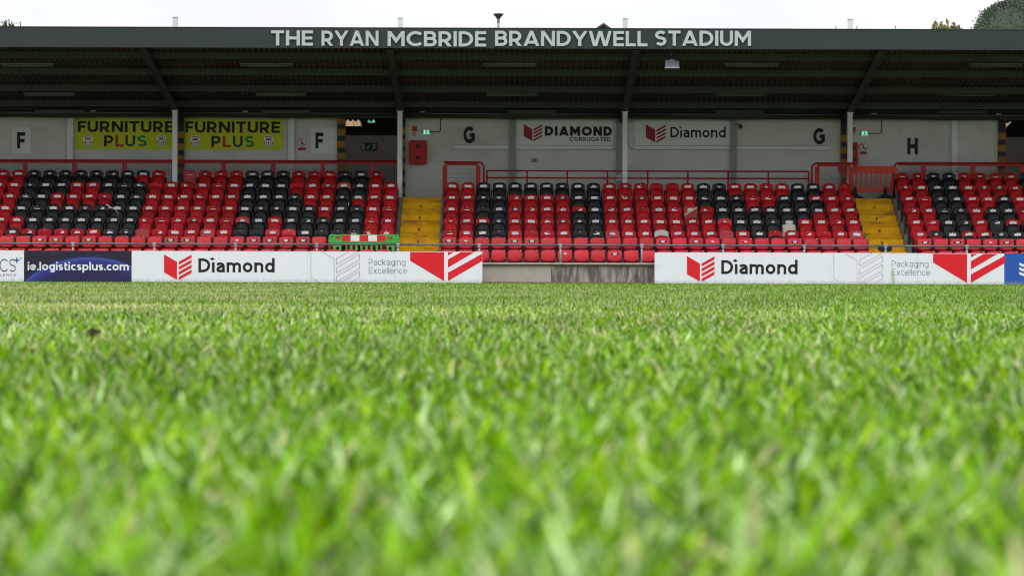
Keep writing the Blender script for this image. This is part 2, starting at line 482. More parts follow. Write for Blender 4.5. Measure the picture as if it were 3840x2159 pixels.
def text_polys(s, h, gap):
    """-> list of (polygon, layer) and extents"""
    key = (s, h, gap)
    if key in _TL: return _TL[key]
    out_, x, spans = [], 0.0, []
    for ch in s:
        w, st = glyph(ch, h)
        low = ch in "pg"
        lim = {'x': .72, 'k': 1.02}.get(ch, 1.3 if ch in "dit" else 1.0)
        for li, (pts, cl) in enumerate(st):
            for q in ribbon(pts, bool(cl), h):
                q = clip_poly(q, 1, lim, True)
                if not low: q = clip_poly(q, 1, 0.0, False) if q else q
                if q: q = clip_poly(q, 0, 0.0, False)
                if q: q = clip_poly(q, 0, w, True)
                if len(q) >= 3:
                    out_.append(([(a + x, b) for a, b in q], li))
        spans.append((x, x + w))
        x += w + gap * (1.0 if ch != ' ' else 0)
    xs = [a for q, _ in out_ for a, b in q]; ys_ = [b for q, _ in out_ for a, b in q]
    _TL[key] = (out_, (min(xs), max(xs), min(ys_), max(ys_)), spans)
    return _TL[key]
def add_text(mb, s, x0, x1, z0, z1, y, depth=0.0, off=0.09, mi=0, gap=0.14):
    """lettering fitted to the box; its face looks toward -Y (to the pitch)"""
    pol, (a0, a1, b0, b1), _ = text_polys(s, off, gap)
    th = depth if depth > 0 else 0.0007
    for q, li in pol:
        P_ = [(x0 + (a - a0) / (a1 - a0) * (x1 - x0), z0 + (b - b0) / (b1 - b0) * (z1 - z0)) for a, b in q]
        dy = 0.0004 * li
        mb.prism(P_, y - dy - (0 if depth > 0 else th), y + (depth if depth > 0 else 0), mi)

def text_px(mb, s, u0, u1, v0, v1, Y, depth=0.0, off=0.09, mi=0, gap=0.14):
    um, vm = (u0 + u1) / 2, (v0 + v1) / 2
    x0, _ = P(u0, vm, Y); x1, _ = P(u1, vm, Y)
    _, z1 = P(um, v0, Y); _, z0 = P(um, v1, Y)
    add_text(mb, s, x0, x1, z0, z1, Y, depth, off, mi, gap)

def poly_px(mb, pts, Y, t=0.004, mi=0):
    um = sum(p[0] for p in pts) / len(pts)
    q = []
    for u, v in pts:
        x, _ = P(u, v, Y)
        _, z = P(um, v, Y)
        q.append((x, z))
    mb.prism(q, Y - t, Y, mi)

ORD = ["", "first", "second", "third", "fourth", "fifth", "sixth", "seventh", "eighth", "ninth", "tenth", "eleventh", "twelfth",
       "thirteenth", "fourteenth", "fifteenth", "sixteenth", "seventeenth", "eighteenth", "nineteenth", "twentieth",
       "twenty-first", "twenty-second", "twenty-third", "twenty-fourth", "twenty-fifth", "twenty-sixth", "twenty-seventh",
       "twenty-eighth", "twenty-ninth", "thirtieth"]

# ------------------------------------------------------------------ ground
def soil_mat():
    m = bpy.data.materials.new("turf_soil")
    m.use_nodes = True
    n = m.node_tree
    p = n.nodes["Principled BSDF"]
    p.inputs['Roughness'].default_value = 0.9
    c = n.nodes.new("ShaderNodeTexCoord")
    z = n.nodes.new("ShaderNodeTexNoise")
    z.inputs['Scale'].default_value = 14
    z.inputs['Detail'].default_value = 8
    n.links.new(c.outputs['Object'], z.inputs[0])
    r = n.nodes.new("ShaderNodeValToRGB")
    r.color_ramp.elements[0].position = 0.3
    r.color_ramp.elements[0].color = (0.035, 0.065, 0.012, 1)
    r.color_ramp.elements[1].position = 0.7
    r.color_ramp.elements[1].color = (0.12, 0.20, 0.035, 1)
    n.links.new(z.outputs[0], r.inputs[0])
    n.links.new(r.outputs[0], p.inputs['Base Color'])
    return m
M_soil = soil_mat()
M_ground = mat("ground_tarmac", (0.09, 0.09, 0.085), 0.95, var=0.3, scale=0.4)
mb = MB()
mb.add([(-1500, -300, -0.02), (1500, -300, -0.02), (1500, 2500, -0.02), (-1500, 2500, -0.02)], [(0, 1, 2, 3)])
obj("ground", mb.mesh("ground", M_ground), kind="structure")
mb = MB()
mb.add([(-60, -12, 0), (60, -12, 0), (60, 72.35, 0), (-60, 72.35, 0)], [(0, 1, 2, 3)])
obj("pitch", mb.mesh("pitch", M_soil), kind="structure")

# grass ---------------------------------------------------------------
def grass_mat():
    m = bpy.data.materials.new("grass_blades")
    m.use_nodes = True
    n = m.node_tree
    n.nodes.clear()
    o = n.nodes.new("ShaderNodeOutputMaterial")
    p = n.nodes.new("ShaderNodeBsdfPrincipled")
    p.inputs['Roughness'].default_value = 0.38
    p.inputs['Specular IOR Level'].default_value = 0.12
    a = n.nodes.new("ShaderNodeAttribute")
    a.attribute_name = "tint"
    n.links.new(a.outputs['Color'], p.inputs['Base Color'])
    t = n.nodes.new("ShaderNodeBsdfTranslucent")
    n.links.new(a.outputs['Color'], t.inputs['Color'])
    x = n.nodes.new("ShaderNodeMixShader")
    x.inputs[0].default_value = 0.38
    n.links.new(p.outputs[0], x.inputs[1])
    n.links.new(t.outputs[0], x.inputs[2])
    n.links.new(x.outputs[0], o.inputs[0])
    return m
M_grass = grass_mat()

def field(x, y):
    return (np.sin(x * 1.7 + 1.3 * np.sin(y * 0.9)) + np.sin(y * 1.1 + x * 0.6 + 2) + np.sin(x * 4.1 - y * 2.3) * 0.6 + np.sin(x * 9 + y * 7.7) * 0.4) / 3.0

PALETTE = np.array([(0.195, 0.405, 0.0), (0.088, 0.225, 0.0), (0.33, 0.54, 0.0), (0.50, 0.68, 0.30), (0.62, 0.60, 0.30), (0.025, 0.080, 0.001)])  # the pale green tint puts sky sheen into the blade colour

def blades(y0, y1, n, segs, w0, w1, h0, h1, margin, tall=0.0, decay=1.0):
    """n single blades between depth y0 and y1 over the view's width plus a margin"""
    t = RNG.random(n) ** decay
    y = y0 + (y1 - y0) * t
    # more blades where the strip is wide: rejection-free, width grows with depth
    half = 0.205 * y + margin
    x = (RNG.random(n) * 2 - 1) * half
    # the divot round the soil clod stays bare
    keep = ((x + 1.02) ** 2 + ((y - 6.5) * 0.6) ** 2) > 0.045 ** 2
    x, y, half = x[keep], y[keep], half[keep]
    n = len(x)
    h = h0 + (h1 - h0) * RNG.random(n)
    g = field(x, y)
    fine = np.sin(x * 61 + 3 * np.sin(y * 23)) * np.sin(y * 37 + 2 * np.sin(x * 19)) + 0.6 * np.sin(x * 23 - y * 14)
    h *= 1.0 + 0.12 * g + 0.20 * fine
    tl = RNG.random(n) < tall
    h = np.where(tl, h * (1.35 + 0.7 * RNG.random(n)), h)
    w = (w0 + (w1 - w0) * RNG.random(n))
    az = RNG.random(n) * 2 * np.pi
    lean = (0.35 + 0.95 * RNG.random(n) ** 0.9) if y1 < 15 else np.abs(RNG.normal(0, 0.5, n)) + 0.1
    lean = np.where(tl, 0.3 + 0.5 * RNG.random(n), lean)
    bend = RNG.random(n) * (0.9 if y1 > 15 else 0.8)
    tw = az + np.pi / 2 + RNG.normal(0, 0.5, n)
    ts = np.linspace(0, 1, segs + 1)
    verts = []
    for i, s in enumerate(ts):
        ang = lean + bend * s
        if i == 0:
            px, py, pz = x.copy(), y.copy(), np.zeros(n)
        else:
            d = h / segs
            px = px + d * np.sin(ang) * np.cos(az)
            py = py + d * np.sin(ang) * np.sin(az)
            pz = pz + d * np.cos(ang)
        ww = w * (1.0 - 0.15 * s if i < segs else (0.0 if segs == 1 else 0.30)) * 0.5
        dx, dy = np.cos(tw) * ww, np.sin(tw) * ww
        if i == segs and segs == 1:
            verts.append(np.stack([px, py, pz], 1)[:, None, :])
        else:
            verts.append(np.stack([np.stack([px - dx, py - dy, pz], 1), np.stack([px + dx, py + dy, pz], 1)], 1))
    V = np.concatenate(verts, 1)                     # n, k, 3
    k = V.shape[1]
    base = (np.arange(n) * k)[:, None]
    if segs == 1:
        F = np.array([[0, 1, 2]])
        F = (base[:, :, None] + F[None]).reshape(-1, 3)
        loops = F.reshape(-1); sizes = np.full(len(F), 3)
    else:
        F = np.array([[2 * i, 2 * i + 1, 2 * i + 3, 2 * i + 2] for i in range(segs)])
        F = (base[:, :, None] + F[None]).reshape(-1, 4)
        loops = F.reshape(-1); sizes = np.full(len(F), 4)
    # colour of each blade
    side = np.clip(1.05 - (x / (half + 0.01)) * 0.9, 0.25, 1.7)
    band = np.clip((y - 3.5) / 9, 0, 1) * np.clip((62 - y) / 20, 0, 1)
    dry = 0.02 + 0.04 * side + band * 0.55 * np.clip(0.5 + 0.5 * g, 0, 1) * side
    u = RNG.random(n)
    idx = np.zeros(n, int)
    pr = np.array([0.33, 0.25, 0.14, 0.15, 0.0, 0.13]); pr /= pr.sum()
    idx = RNG.choice(6, n, p=pr)
    idx = np.where(u < dry * 0.8, 4, idx)
    c = PALETTE[idx] * (0.50 + 0.75 * RNG.random((n, 1)) + 0.12 * fine[:, None]) * (1.0 + 0.16 * np.sin(x * 2.1 + y * 0.35 + 1.0) * np.sin(y * 0.9 - x * 1.3))[:, None]
    # long blades are fresh growth
    c = np.where(tl[:, None], PALETTE[0][None] * (0.8 + 0.5 * RNG.random((n, 1))), c)
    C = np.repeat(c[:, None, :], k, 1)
    # dark green foot: shade between the blades painted into each tint
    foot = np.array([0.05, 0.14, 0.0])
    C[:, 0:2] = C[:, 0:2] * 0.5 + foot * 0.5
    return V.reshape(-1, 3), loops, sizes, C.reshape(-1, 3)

def grass_object(name, chunks):
    V = np.concatenate([c[0] for c in chunks])
    C = np.concatenate([c[3] for c in chunks])
    off, L = 0, []
    for c in chunks:
        L.append(c[1] + off)
        off += len(c[0])
    L = np.concatenate(L)
    S = np.concatenate([c[2] for c in chunks])
    me = bpy.data.meshes.new(name)
    me.vertices.add(len(V)); me.vertices.foreach_set("co", V.astype(np.float32).ravel())
    me.loops.add(len(L)); me.loops.foreach_set("vertex_index", L.astype(np.int32))
    me.polygons.add(len(S))
    st = np.concatenate([[0], np.cumsum(S)[:-1]]).astype(np.int32)
    me.polygons.foreach_set("loop_start", st)
    me.polygons.foreach_set("loop_total", S.astype(np.int32))
    me.update(calc_edges=True)
    at = me.attributes.new("tint", 'FLOAT_COLOR', 'POINT')
    at.data.foreach_set("color", np.concatenate([C, np.ones((len(C), 1))], 1).astype(np.float32).ravel())
    me.polygons.foreach_set("use_smooth", [True] * len(me.polygons))
    me.materials.append(M_grass)
    return me

chunks = [
    blades(0.75, 2.6, 66000, 3, 0.0034, 0.0060, 0.030, 0.054, 1.1, tall=0.004, decay=0.8),
    blades(2.4, 6.0, 100000, 3, 0.0034, 0.0060, 0.026, 0.046, 1.1, tall=0.006, decay=0.8),
    blades(5.8, 14.0, 120000, 2, 0.0042, 0.0072, 0.024, 0.040, 1.2, tall=0.008, decay=0.8),
    blades(11.5, 34.0, 190000, 1, 0.006, 0.011, 0.024, 0.040, 1.5, decay=0.75),
    blades(33.0, 71.97, 190000, 1, 0.014, 0.026, 0.024, 0.038, 2.5, decay=0.75),
]
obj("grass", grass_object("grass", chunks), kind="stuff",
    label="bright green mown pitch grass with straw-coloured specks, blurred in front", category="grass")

# one tall blade standing up before the right-hand board
def tall_blade(name, label, x, y, h, w, lean, col):
    mb = MB()
    n = 8
    v = []
    for i in range(n + 1):
        s = i / n
        ww = w * (1 - s * 0.55 if s < 0.9 else (1 - s) * 4.5) * 0.5
        px = lean * s * s
        z = h * s
        v += [(px - ww, -0.0015 * s, z), (px, 0.0012, z), (px + ww, -0.0015 * s, z)]
    f = []
    for i in range(n):
        a = i * 3
        f += [(a, a + 1, a + 4, a + 3), (a + 1, a + 2, a + 5, a + 4)]
    mb.add(v, f)
    o = obj(name, mb.mesh(name, col, True), loc=(x, y, 0), label=label, category="grass blade")
    return o
def leafmat(name, c):
    m = M_grass.copy(); m.name = name
    at = [q for q in m.node_tree.nodes if q.type == 'ATTRIBUTE'][0]
    for l in list(m.node_tree.links):
        if l.from_node == at:
            m.node_tree.links.remove(l)
    for q in m.node_tree.nodes:
        if q.type == 'BSDF_PRINCIPLED':
            q.inputs['Base Color'].default_value = (*c, 1)
        if q.type == 'BSDF_TRANSLUCENT':
            q.inputs['Color'].default_value = (*c, 1)
    return m
M_leaf = leafmat("long_blade_green", (0.17, 0.38, 0.03))
x_, _ = P(3358, 1100, 6.0)
tall_blade("grass_blade", "tallest single grass blade, rising in front of the right-hand white board", x_, 6.0, 0.187, 0.0080, -0.008, M_leaf)
x_, _ = P(3155, 1060, 6.5)
tall_blade("grass_blade", "short upright grass blade just left of the tallest blade at the pitch's far edge", x_, 6.5, 0.135, 0.006, 0.012, M_leaf)
mb = MB()
v, f = [], []
for i in range(7):
    for j in range(10):
        a, b = math.pi * i / 6, 2 * math.pi * j / 10
        rr = 0.015 * (0.8 + 0.35 * random.random())
        v.append((rr * 1.25 * math.sin(a) * math.cos(b), rr * math.sin(a) * math.sin(b), 0.018 + rr * 1.1 * math.cos(a)))
for i in range(6):
    for j in range(10):
        f.append((i * 10 + j, (i + 1) * 10 + j, (i + 1) * 10 + (j + 1) % 10, i * 10 + (j + 1) % 10))
mb.add(v, f)
obj("soil_clod", mb.mesh("soil_clod", mat("soil_dark", (0.03, 0.022, 0.010), 0.95, var=0.4, scale=60)), loc=(-1.02, 6.5, 0),
    label="small dark clod of soil lying in the grass on the left", category="soil clod")

# ------------------------------------------------------------------ the grandstand
YW, YC, YF = 80.7, 79.2, 72.3
def rowY(r): return 75.0 + (7 - r) * 0.7
def floorZ(r): return 0.016 + 0.357 * (8 - r)
STANDX0, STANDX1 = -21.0, 21.0
stand = thing("grandstand", "long covered football stand with slate grey roof edge and white rear wall", "grandstand", (0, 76, 0))
DECK = 2.54
STAIRS = [(-3.25, -2.09), (10.12, 11.25)]

# terraces: one concrete block per row and per seat block
def terrace(x0, x1):
    for r in range(1, 9):
        mb = MB()
        y0, y1 = rowY(r) - 0.62, rowY(r) + 0.08
        if r == 8:
            y0 = 73.1
        mb.box(x0, x1, y0, y1, -0.01 if r == 8 else floorZ(r) - 0.36, floorZ(r))
        part("terrace_step", mb, M_conc, stand)
terrace(STANDX0, STAIRS[0][0] - 0.003)
terrace(STAIRS[0][1] + 0.003, STAIRS[1][0] - 0.003)
terrace(STAIRS[1][1] + 0.003, STANDX1)
mb = MB()
mb.box(STANDX0, STANDX1, rowY(1) + 0.083, 88.0, DECK - 0.3, DECK)
part("walkway_floor", mb, M_conc, stand)
# deck strip behind row two of the middle block
# rear wall panels between piers
OPEN = [(-5.06, -3.30), (14.93, 16.6)]
def rear_panels():
    xs = [STANDX0, -16.7, -13.36, -10.02, -6.68, OPEN[0][0], OPEN[0][1], 0.0, 3.34, 6.68, 10.04, 13.36, OPEN[1][0], OPEN[1][1], STANDX1]
    for a, b in zip(xs[:-1], xs[1:]):
        if (a, b) in OPEN:
            continue
        mb = MB()
        mb.box(a + 0.002, b - 0.002, YW, YW + 0.2, DECK, 5.02)
        part("wall_panel", mb, M_wallp, stand)
rear_panels()
mb = MB()
mb.box(STANDX0, STANDX1, YW - 0.02, YW + 0.22, 5.022, 5.2)
part("wall_head_beam", mb, M_duct, stand)
for xp in (-13.36, -6.68, 0.0, 6.68, 13.36):
    mb = MB()
    mb.box(xp - 0.07, xp + 0.07, YW - 0.10, YW - 0.003, DECK, 5.0)
    mb.box(xp - 0.09, xp + 0.09, YW - 0.115, YW - 0.10, DECK, 5.0)
    part("pilaster", mb, M_pil if xp in (0.0, 6.68) else M_column, stand)
mb = MB()
mb.box(3.34 - 0.2, 3.34 - 0.02, YW - 0.08, YW - 0.003, DECK, 5.0)
part("pilaster", mb, M_pil, stand)

# passage behind the openings
for (a, b) in OPEN:
    mb = MB()
    mb.box(a - 0.6, b + 0.6, 83.5, 83.7, DECK, 4.60)
    part("passage_wall", mb, M_passwall, stand)
    if a < 0:
        # opening left over the wall where daylight enters
        xa, _ = P(1294, 460, 83.5); xb, _ = P(1351, 460, 83.5)
        _, zt = P(1320, 444, 83.5); _, zb = P(1320, 474, 83.5)
    else:
        xa, _ = P(3765, 460, 83.5); xb, _ = P(3800, 460, 83.5)
        _, zt = P(3785, 453, 83.5); _, zb = P(3785, 485, 83.5)
    mb = MB()
    mb.box(a - 0.6, xa, 83.45, 83.7, 4.602, 5.6)
    if a < 0:
        mb.prism([(xb, zt), (xb + (xb - xa) * 0.10, zb), (b + 0.6, zb), (b + 0.6, zt)], 83.45, 83.7)
    else:
        mb.prism([(xb, zt), (xa + 0.02, zb), (b + 0.6, zb), (b + 0.6, zt)], 83.45, 83.7)
    mb.box(xa, b + 0.6, 83.45, 83.7, 4.602, zb)
    mb.box(xa, b + 0.6, 83.45, 83.7, zt, 5.6)
    part("passage_soffit_panel", mb, M_dark, stand)
    mb = MB()
    mb.box(a - 0.6, b + 0.6, YW + 0.23, 83.44, 5.3, 5.4)
    part("passage_ceiling", mb, M_dark, stand)
    mb = MB()
    for sx in (a - 0.6, b + 0.5):
        mb.box(sx, sx + 0.1, YW + 0.21, 83.44, DECK, 5.29)
    part("passage_side_wall", mb, M_passwall, stand)
    # tan corrugated cladding outside, under the open sky
    mb = MB()
    xx = xa - 0.8
    i = 0
    while xx < xb + 0.8:
        d = 0.05 if i % 2 else 0.0
        mb.box(xx, xx + (0.16 if i % 2 == 0 else 0.07), 85.6 - d, 85.66, 3.0, 6.3)
        xx += 0.16 if i % 2 == 0 else 0.07
        i += 1
    part("rear_cladding", mb, M_tan, stand)

# black and yellow striped door casings
def jamb(x0, x1, z0, z1, y0, first_yellow, n):
    t = part("striped_casing", (lambda b: (b.box(x0 - 0.004, x1 + 0.004, y0 + 0.004, y0 + 0.12, z0, z1), b)[1])(MB()), M_stripe_b, stand)
    hy, hb = 0.205, 0.155
    z = first_yellow
    while z > z0 + 0.05:
        a = max(z0, z - hy)
        mb = MB()
        mb.box(x0 - 0.006, x1 + 0.006, y0, y0 + 0.11, a, z)
        obj("yellow_band", mb.mesh("yellow_band", M_stripe_y), t)
        z = a - hb
for (ua, ub, vy) in ((1266, 1293, 474), (1509.5, 1519, 478), (667, 690, 493), (3154, 3174, 507), (3745, 3770, 499)):
    xa, _ = P(ua, 520, YW - 0.1); xb, _ = P(ub, 520, YW - 0.1)
    _, zy = P((ua + ub) / 2, vy, YW - 0.1)
    jamb(xa, xb, DECK, 5.0, YW - 0.13, zy if ua != 1266 else 4.99, 5)

# roof -----------------------------------------------------------------
def roofz(Y): return 6.20 - (Y - 73.4) * 0.18      # underside of the purlins
PY = [73.57, 75.32, 77.19, 79.0]
mb = MB()
pitch_ = 0.157
nrib = int((STANDX1 - STANDX0) / pitch_)
prof = []
for i in range(nrib):
    x = STANDX0 + i * pitch_
    prof += [(x, 0.0), (x + 0.06, 0.0), (x + 0.085, 0.045), (x + 0.13, 0.045)]
ys = [YF + 0.06, YW + 0.9]
v = []
for Y in ys:
    z = roofz(Y) + 0.20
    v += [(x, Y, z + dz) for x, dz in prof]
n = len(prof)
f = [(i, i + 1, i + 1 + n, i + n) for i in range(n - 1)]
mb.add(v, f)
for Y in ys:
    z = roofz(Y) + 0.20
    mb.v += [(x, Y, z + dz + 0.004) for x, dz in prof]
mb.f += [(i + n + 2 * n, i + 1 + n + 2 * n, i + 1 + 2 * n, i + 2 * n) for i in range(n - 1)]
mb.m += [0] * (n - 1)
part("roof_sheet", mb, M_roof, stand)
COLX = [-16.7, -10.02, -3.34, 3.34, 10.02, 16.7]
for Y in PY + [80.35]:
    for bay in range(7):
        xa = STANDX0 if bay == 0 else COLX[bay - 1] + 0.012
        xb = STANDX1 if bay == 6 else COLX[bay] - 0.012
        z = roofz(Y)
        mb = MB()
        mb.box(xa, xb, Y, Y + 0.008, z, z + 0.185)
        mb.box(xa, xb, Y - 0.05, Y - 0.001, z + 0.178, z + 0.186)
        mb.box(xa, xb, Y + 0.009, Y + 0.06, z, z + 0.008)
        # cleats and sag bars down the roof slope
        x = xa + 1.1
        while x < xb - 0.5:
            mb.box(x, x + 0.012, Y - 0.02, Y - 0.001, z + 0.01, z + 0.17)
            x += 1.65
        part("purlin", mb, M_purlin, stand)
for x in COLX:
    mb = MB()
    ya, yb = YF + 0.12, YW - 0.02
    za, zb = roofz(ya), roofz(yb)
    h = 0.26
    for (dx, dz0, dz1) in ((0.10, -0.07, -0.05), (0.008, -0.05, 0.17), (0.10, 0.17, 0.19)):
        v = [(x - dx, ya, za + dz0), (x + dx, ya, za + dz0), (x + dx, yb, zb + dz0), (x - dx, yb, zb + dz0),
             (x - dx, ya, za + dz1), (x + dx, ya, za + dz1), (x + dx, yb, zb + dz1), (x - dx, yb, zb + dz1)]
        mb.add(v, [(3, 2, 1, 0), (4, 5, 6, 7), (0, 1, 5, 4), (1, 2, 6, 5), (2, 3, 7, 6), (3, 0, 4, 7)])
    part("rafter", mb, M_rafter, stand)
    mb = MB()
    zt = roofz(YC) - 0.075
    mb.box(x - 0.072, x + 0.072, YC - 0.07, YC - 0.058, 2.3, zt)
    mb.box(x - 0.005, x + 0.005, YC - 0.057, YC + 0.057, 2.3, zt)
    mb.box(x - 0.072, x + 0.072, YC + 0.058, YC + 0.07, 2.3, zt)
    mb.box(x - 0.11, x + 0.11, YC - 0.10, YC + 0.10, zt + 0.001, zt + 0.012)
    c = part("column", mb, M_column, stand)
    mb = MB()
    mb.box(x - 0.072, x + 0.072, YC - 0.07, YC + 0.07, roofz(YC) + 0.2, 7.84)
    mb.box(x - 0.085, x + 0.085, YC - 0.085, YC + 0.085, 7.841, 7.86)
    part("roof_post", mb, M_column, stand)
# front edge: fascia panels with trims
_, zt = P(1920, 108, YF); _, zb = P(1920, 181, YF)
xx = STANDX0
while xx < STANDX1 - 0.1:
    mb = MB()
    mb.box(xx + 0.0015, xx + 3.34 - 0.0015, YF, YF + 0.03, zb, zt)
    part("fascia_panel", mb, M_fascia, stand)
    xx += 3.34
mb = MB()
mb.box(STANDX0, STANDX1, YF - 0.012, YF + 0.10, zt + 0.001, zt + 0.018)
part("fascia_trim", mb, M_trim, stand)
mb = MB()
mb.box(STANDX0, STANDX1, YF - 0.008, YF + 0.08, zb - 0.014, zb - 0.001)
part("fascia_trim", mb, M_fascia, stand)
# eaves clutter along the rear: gutter, pipes, cables
def pipe_run(name, Y, z, r, m, sag=0.0, x0=STANDX0, x1=STANDX1, n=40):
    mb = MB()
    pts = []
    for i in range(n + 1):
        x = x0 + (x1 - x0) * i / n
        s = sag * math.sin(((x + 3.34) % 6.68) / 6.68 * math.pi)
        pts.append((x, Y, z - s))
    mb.tube(pts, r, 6)
    part(name, mb, m, stand)
pipe_run("service_pipe", 80.45, 5.00, 0.035, M_duct)
pipe_run("service_pipe", 80.30, 5.16, 0.05, M_rafter)
pipe_run("service_pipe", 79.9, 5.06, 0.02, M_batten)
pipe_run("cable", 80.35, 5.08, 0.010, M_duct, sag=0.14)
pipe_run("cable", 80.1, 5.10, 0.008, M_batten, sag=0.09)
pipe_run("cable", 79.6, 5.05, 0.010, M_duct, sag=0.05)
mb = MB()
mb.box(STANDX0, STANDX1, 80.0, 80.02, 5.14, 5.30)
part("cable_tray", mb, M_rafter, stand)

# ------------------------------------------------------------------ name sign: separate raised letters
sign = thing("raised_name_sign", "silver raised capital letters spelling the stadium name along the roof edge", "sign", (0, YF, 6.4))
words = [("THE", 1017, 1174, 115.5), ("RYAN", 1206, 1419.5, 116.5), ("MCBRIDE", 1453.8, 1823, 118.5), ("BRANDYWELL", 1856.4, 2428, 117.5), ("STADIUM", 2456.6, 2816, 116.5)]
FO = 0.094
for w, u0, u1, vt in words:
    X0, _ = P(u0, 145, YF - 0.05); X1, _ = P(u1, 145, YF - 0.05)
    _, z1 = P((u0 + u1) / 2, vt, YF - 0.05); _, z0 = P((u0 + u1) / 2, vt + 56.5, YF - 0.05)
    _, (a0, a1, b0, b1), spans = text_polys(w, FO, 0.105)
    k = (X1 - X0) / (a1 - a0)
    for (sa, sb), ch in zip(spans, w):
        mb = MB()
        add_text(mb, ch, X0 + (sa - a0) * k, X0 + (sb - a0) * k, z0, z1, YF - 0.05, depth=0.046, off=FO)
        part("letter", mb, M_letter, sign)

# ------------------------------------------------------------------ seats
def grid_shell(nx, nz, fx, thick):
    """fx(s,t) -> (x, y, z), s in -1..1, t in 0..1 (top to bottom)"""
    front = [fx(-1 + 2 * i / nx, j / nz) for j in range(nz + 1) for i in range(nx + 1)]
    back = [(x, y + thick, z) for x, y, z in front]
    N = len(front)
    w = nx + 1
    f = []
    for j in range(nz):
        for i in range(nx):
            a = j * w + i
            f.append((a, a + w, a + w + 1, a + 1))
            f.append((a + N, a + 1 + N, a + w + 1 + N, a + w + N))
    for i in range(nx):
        a = i
        f.append((a, a + 1, a + 1 + N, a + N))
        a = nz * w + i
        f.append((a + 1, a, a + N, a + 1 + N))
    for j in range(nz):
        a = j * w
        f.append((a + w, a, a + N, a + w + N))
        a = j * w + nx
        f.append((a, a + w, a + w + N, a + N))
    return front + back, f

def se(d, r, e):
    """how far in the edge is drawn at distance d from the top of a corner of radius r"""
    if d >= r:
        return 1.0
    return (1 - ((r - d) / r) ** e) ** (1 / e)

def back_fx(s, t):
    d = t * 0.46
    hw = 0.203 * (0.52 + 0.48 * se(d + 0.004, 0.13, 2.2)) * (1 - 0.04 * t)
    x = s * hw
    crown = 0.016 * (s * s) * se(1, 1, 1) if t < 0.02 else 0.0
    z = 0.80 - d - (0.022 * abs(s) ** 3 if t < 0.05 else 0)
    y = 0.055 - 0.075 * t - 0.020 * s * s - (0.012 if t == 0 else 0) * -1
    return (x, y, z)
def pan_fx(s, t):
    top = 0.650 - 0.05 * s * s
    bot = 0.25 + 0.02 * s * s
    z = top + (bot - top) * t
    hw = 0.196 * (0.94 + 0.06 * min(1, t * 4))
    y = -0.070 - 0.085 * t - 0.035 * math.sin(math.pi * min(1, t * 1.1)) + 0.035 * s * s
    return (s * hw, y, z)
def fold_fx(s, t):
    d = t * 0.325
    hw = 0.203 * (0.88 + 0.12 * se(d + 0.002, 0.045, 2.2)) * (0.62 + 0.38 * se((1 - t) * 0.325 + 0.003, 0.13, 2.3))
    z = 0.912 - d - 0.012 * s * s * (1 - t)
    if t > 0.55:
        z += 0.018 * s * s * (t - 0.55) / 0.45
    y = -0.125 - 0.02 * math.sin(math.pi * t) + 0.03 * s * s - 0.03 * t
    return (s * hw, y, z)
def foldback_fx(s, t):
    d = t * 0.40
    hw = 0.200 * (0.7 + 0.3 * se(d + 0.004, 0.10, 2.2))
    return (s * hw, 0.03 - 0.05 * t - 0.015 * s * s, 0.885 - d * 0.92)

def shell_mesh(name, fx, nx, nz, th, m):
    mb = MB()
    v, f = grid_shell(nx, nz, fx, th)
    mb.add(v, f)
    return mb.mesh(name, m, True)
def shell_variants(name, fx, nx, nz, th, mats):
    base = shell_mesh(name, fx, nx, nz, th, mats[0])
    outm = {}
    for m in mats:
        c = base if m is mats[0] else base.copy()
        c.materials[0] = m
        outm[m.name] = c
    return outm
SM = [M_red, M_black, M_redo, M_redf, M_greyseat, M_beige]
BACK = shell_variants("backrest", back_fx, 8, 8, 0.022, SM)
PAN = shell_variants("seat_pan", pan_fx, 8, 6, 0.020, SM)
FOLD = shell_variants("folded_seat_pan", fold_fx, 10, 8, 0.022, [M_redf, M_red])
FBACK = shell_variants("folding_backrest", foldback_fx, 8, 5, 0.020, [M_red])
mb = MB()
for s in (-1, 1):
    x = s * 0.222
    mb.prism([(0, 0)] * 0 + [(x - 0.006, 0.02), (x + 0.006, 0.02), (x + 0.006, 0.60), (x - 0.006, 0.60)], -0.06, 0.06)
    mb.box(x - 0.008, x + 0.008, -0.16, 0.03, 0.40, 0.56)
BRACKET = mb.mesh("bracket", M_bracket)
mb = MB()
for s in (-1, 1):
    x = s * 0.220
    mb.box(x - 0.007, x + 0.007, -0.10, 0.03, 0.55, 0.88)
mb.box(-0.231, 0.231, 0.045, 0.075, 0.795, 0.825, 1)
mb.box(-0.02, 0.02, 0.05, 0.085, 0.02, 0.794, 0)
FBRACKET = mb.mesh("folding_bracket", [M_bracket, M_galvl])
mb = MB()
mb.add(*grid_shell(10, 1, lambda s, t: (s * 0.185, -0.132 + 0.02 * s * s, 0.925 - 0.013 * t - 0.014 * s * s), 0.012))
RIM = mb.mesh("rim", M_redo)
mb = MB()
mb.box(-0.014, 0.014, -0.150, -0.128, 0.897, 0.912)
CAPM = mb.mesh("hinge_cap", M_dot)
mb = MB()
mb.prism([(0.013 * math.cos(a * math.pi / 4), 0.745 + 0.013 * math.sin(a * math.pi / 4)) for a in range(8)], 0.022, 0.034)
DOT = mb.mesh("screw_cap", M_dot)

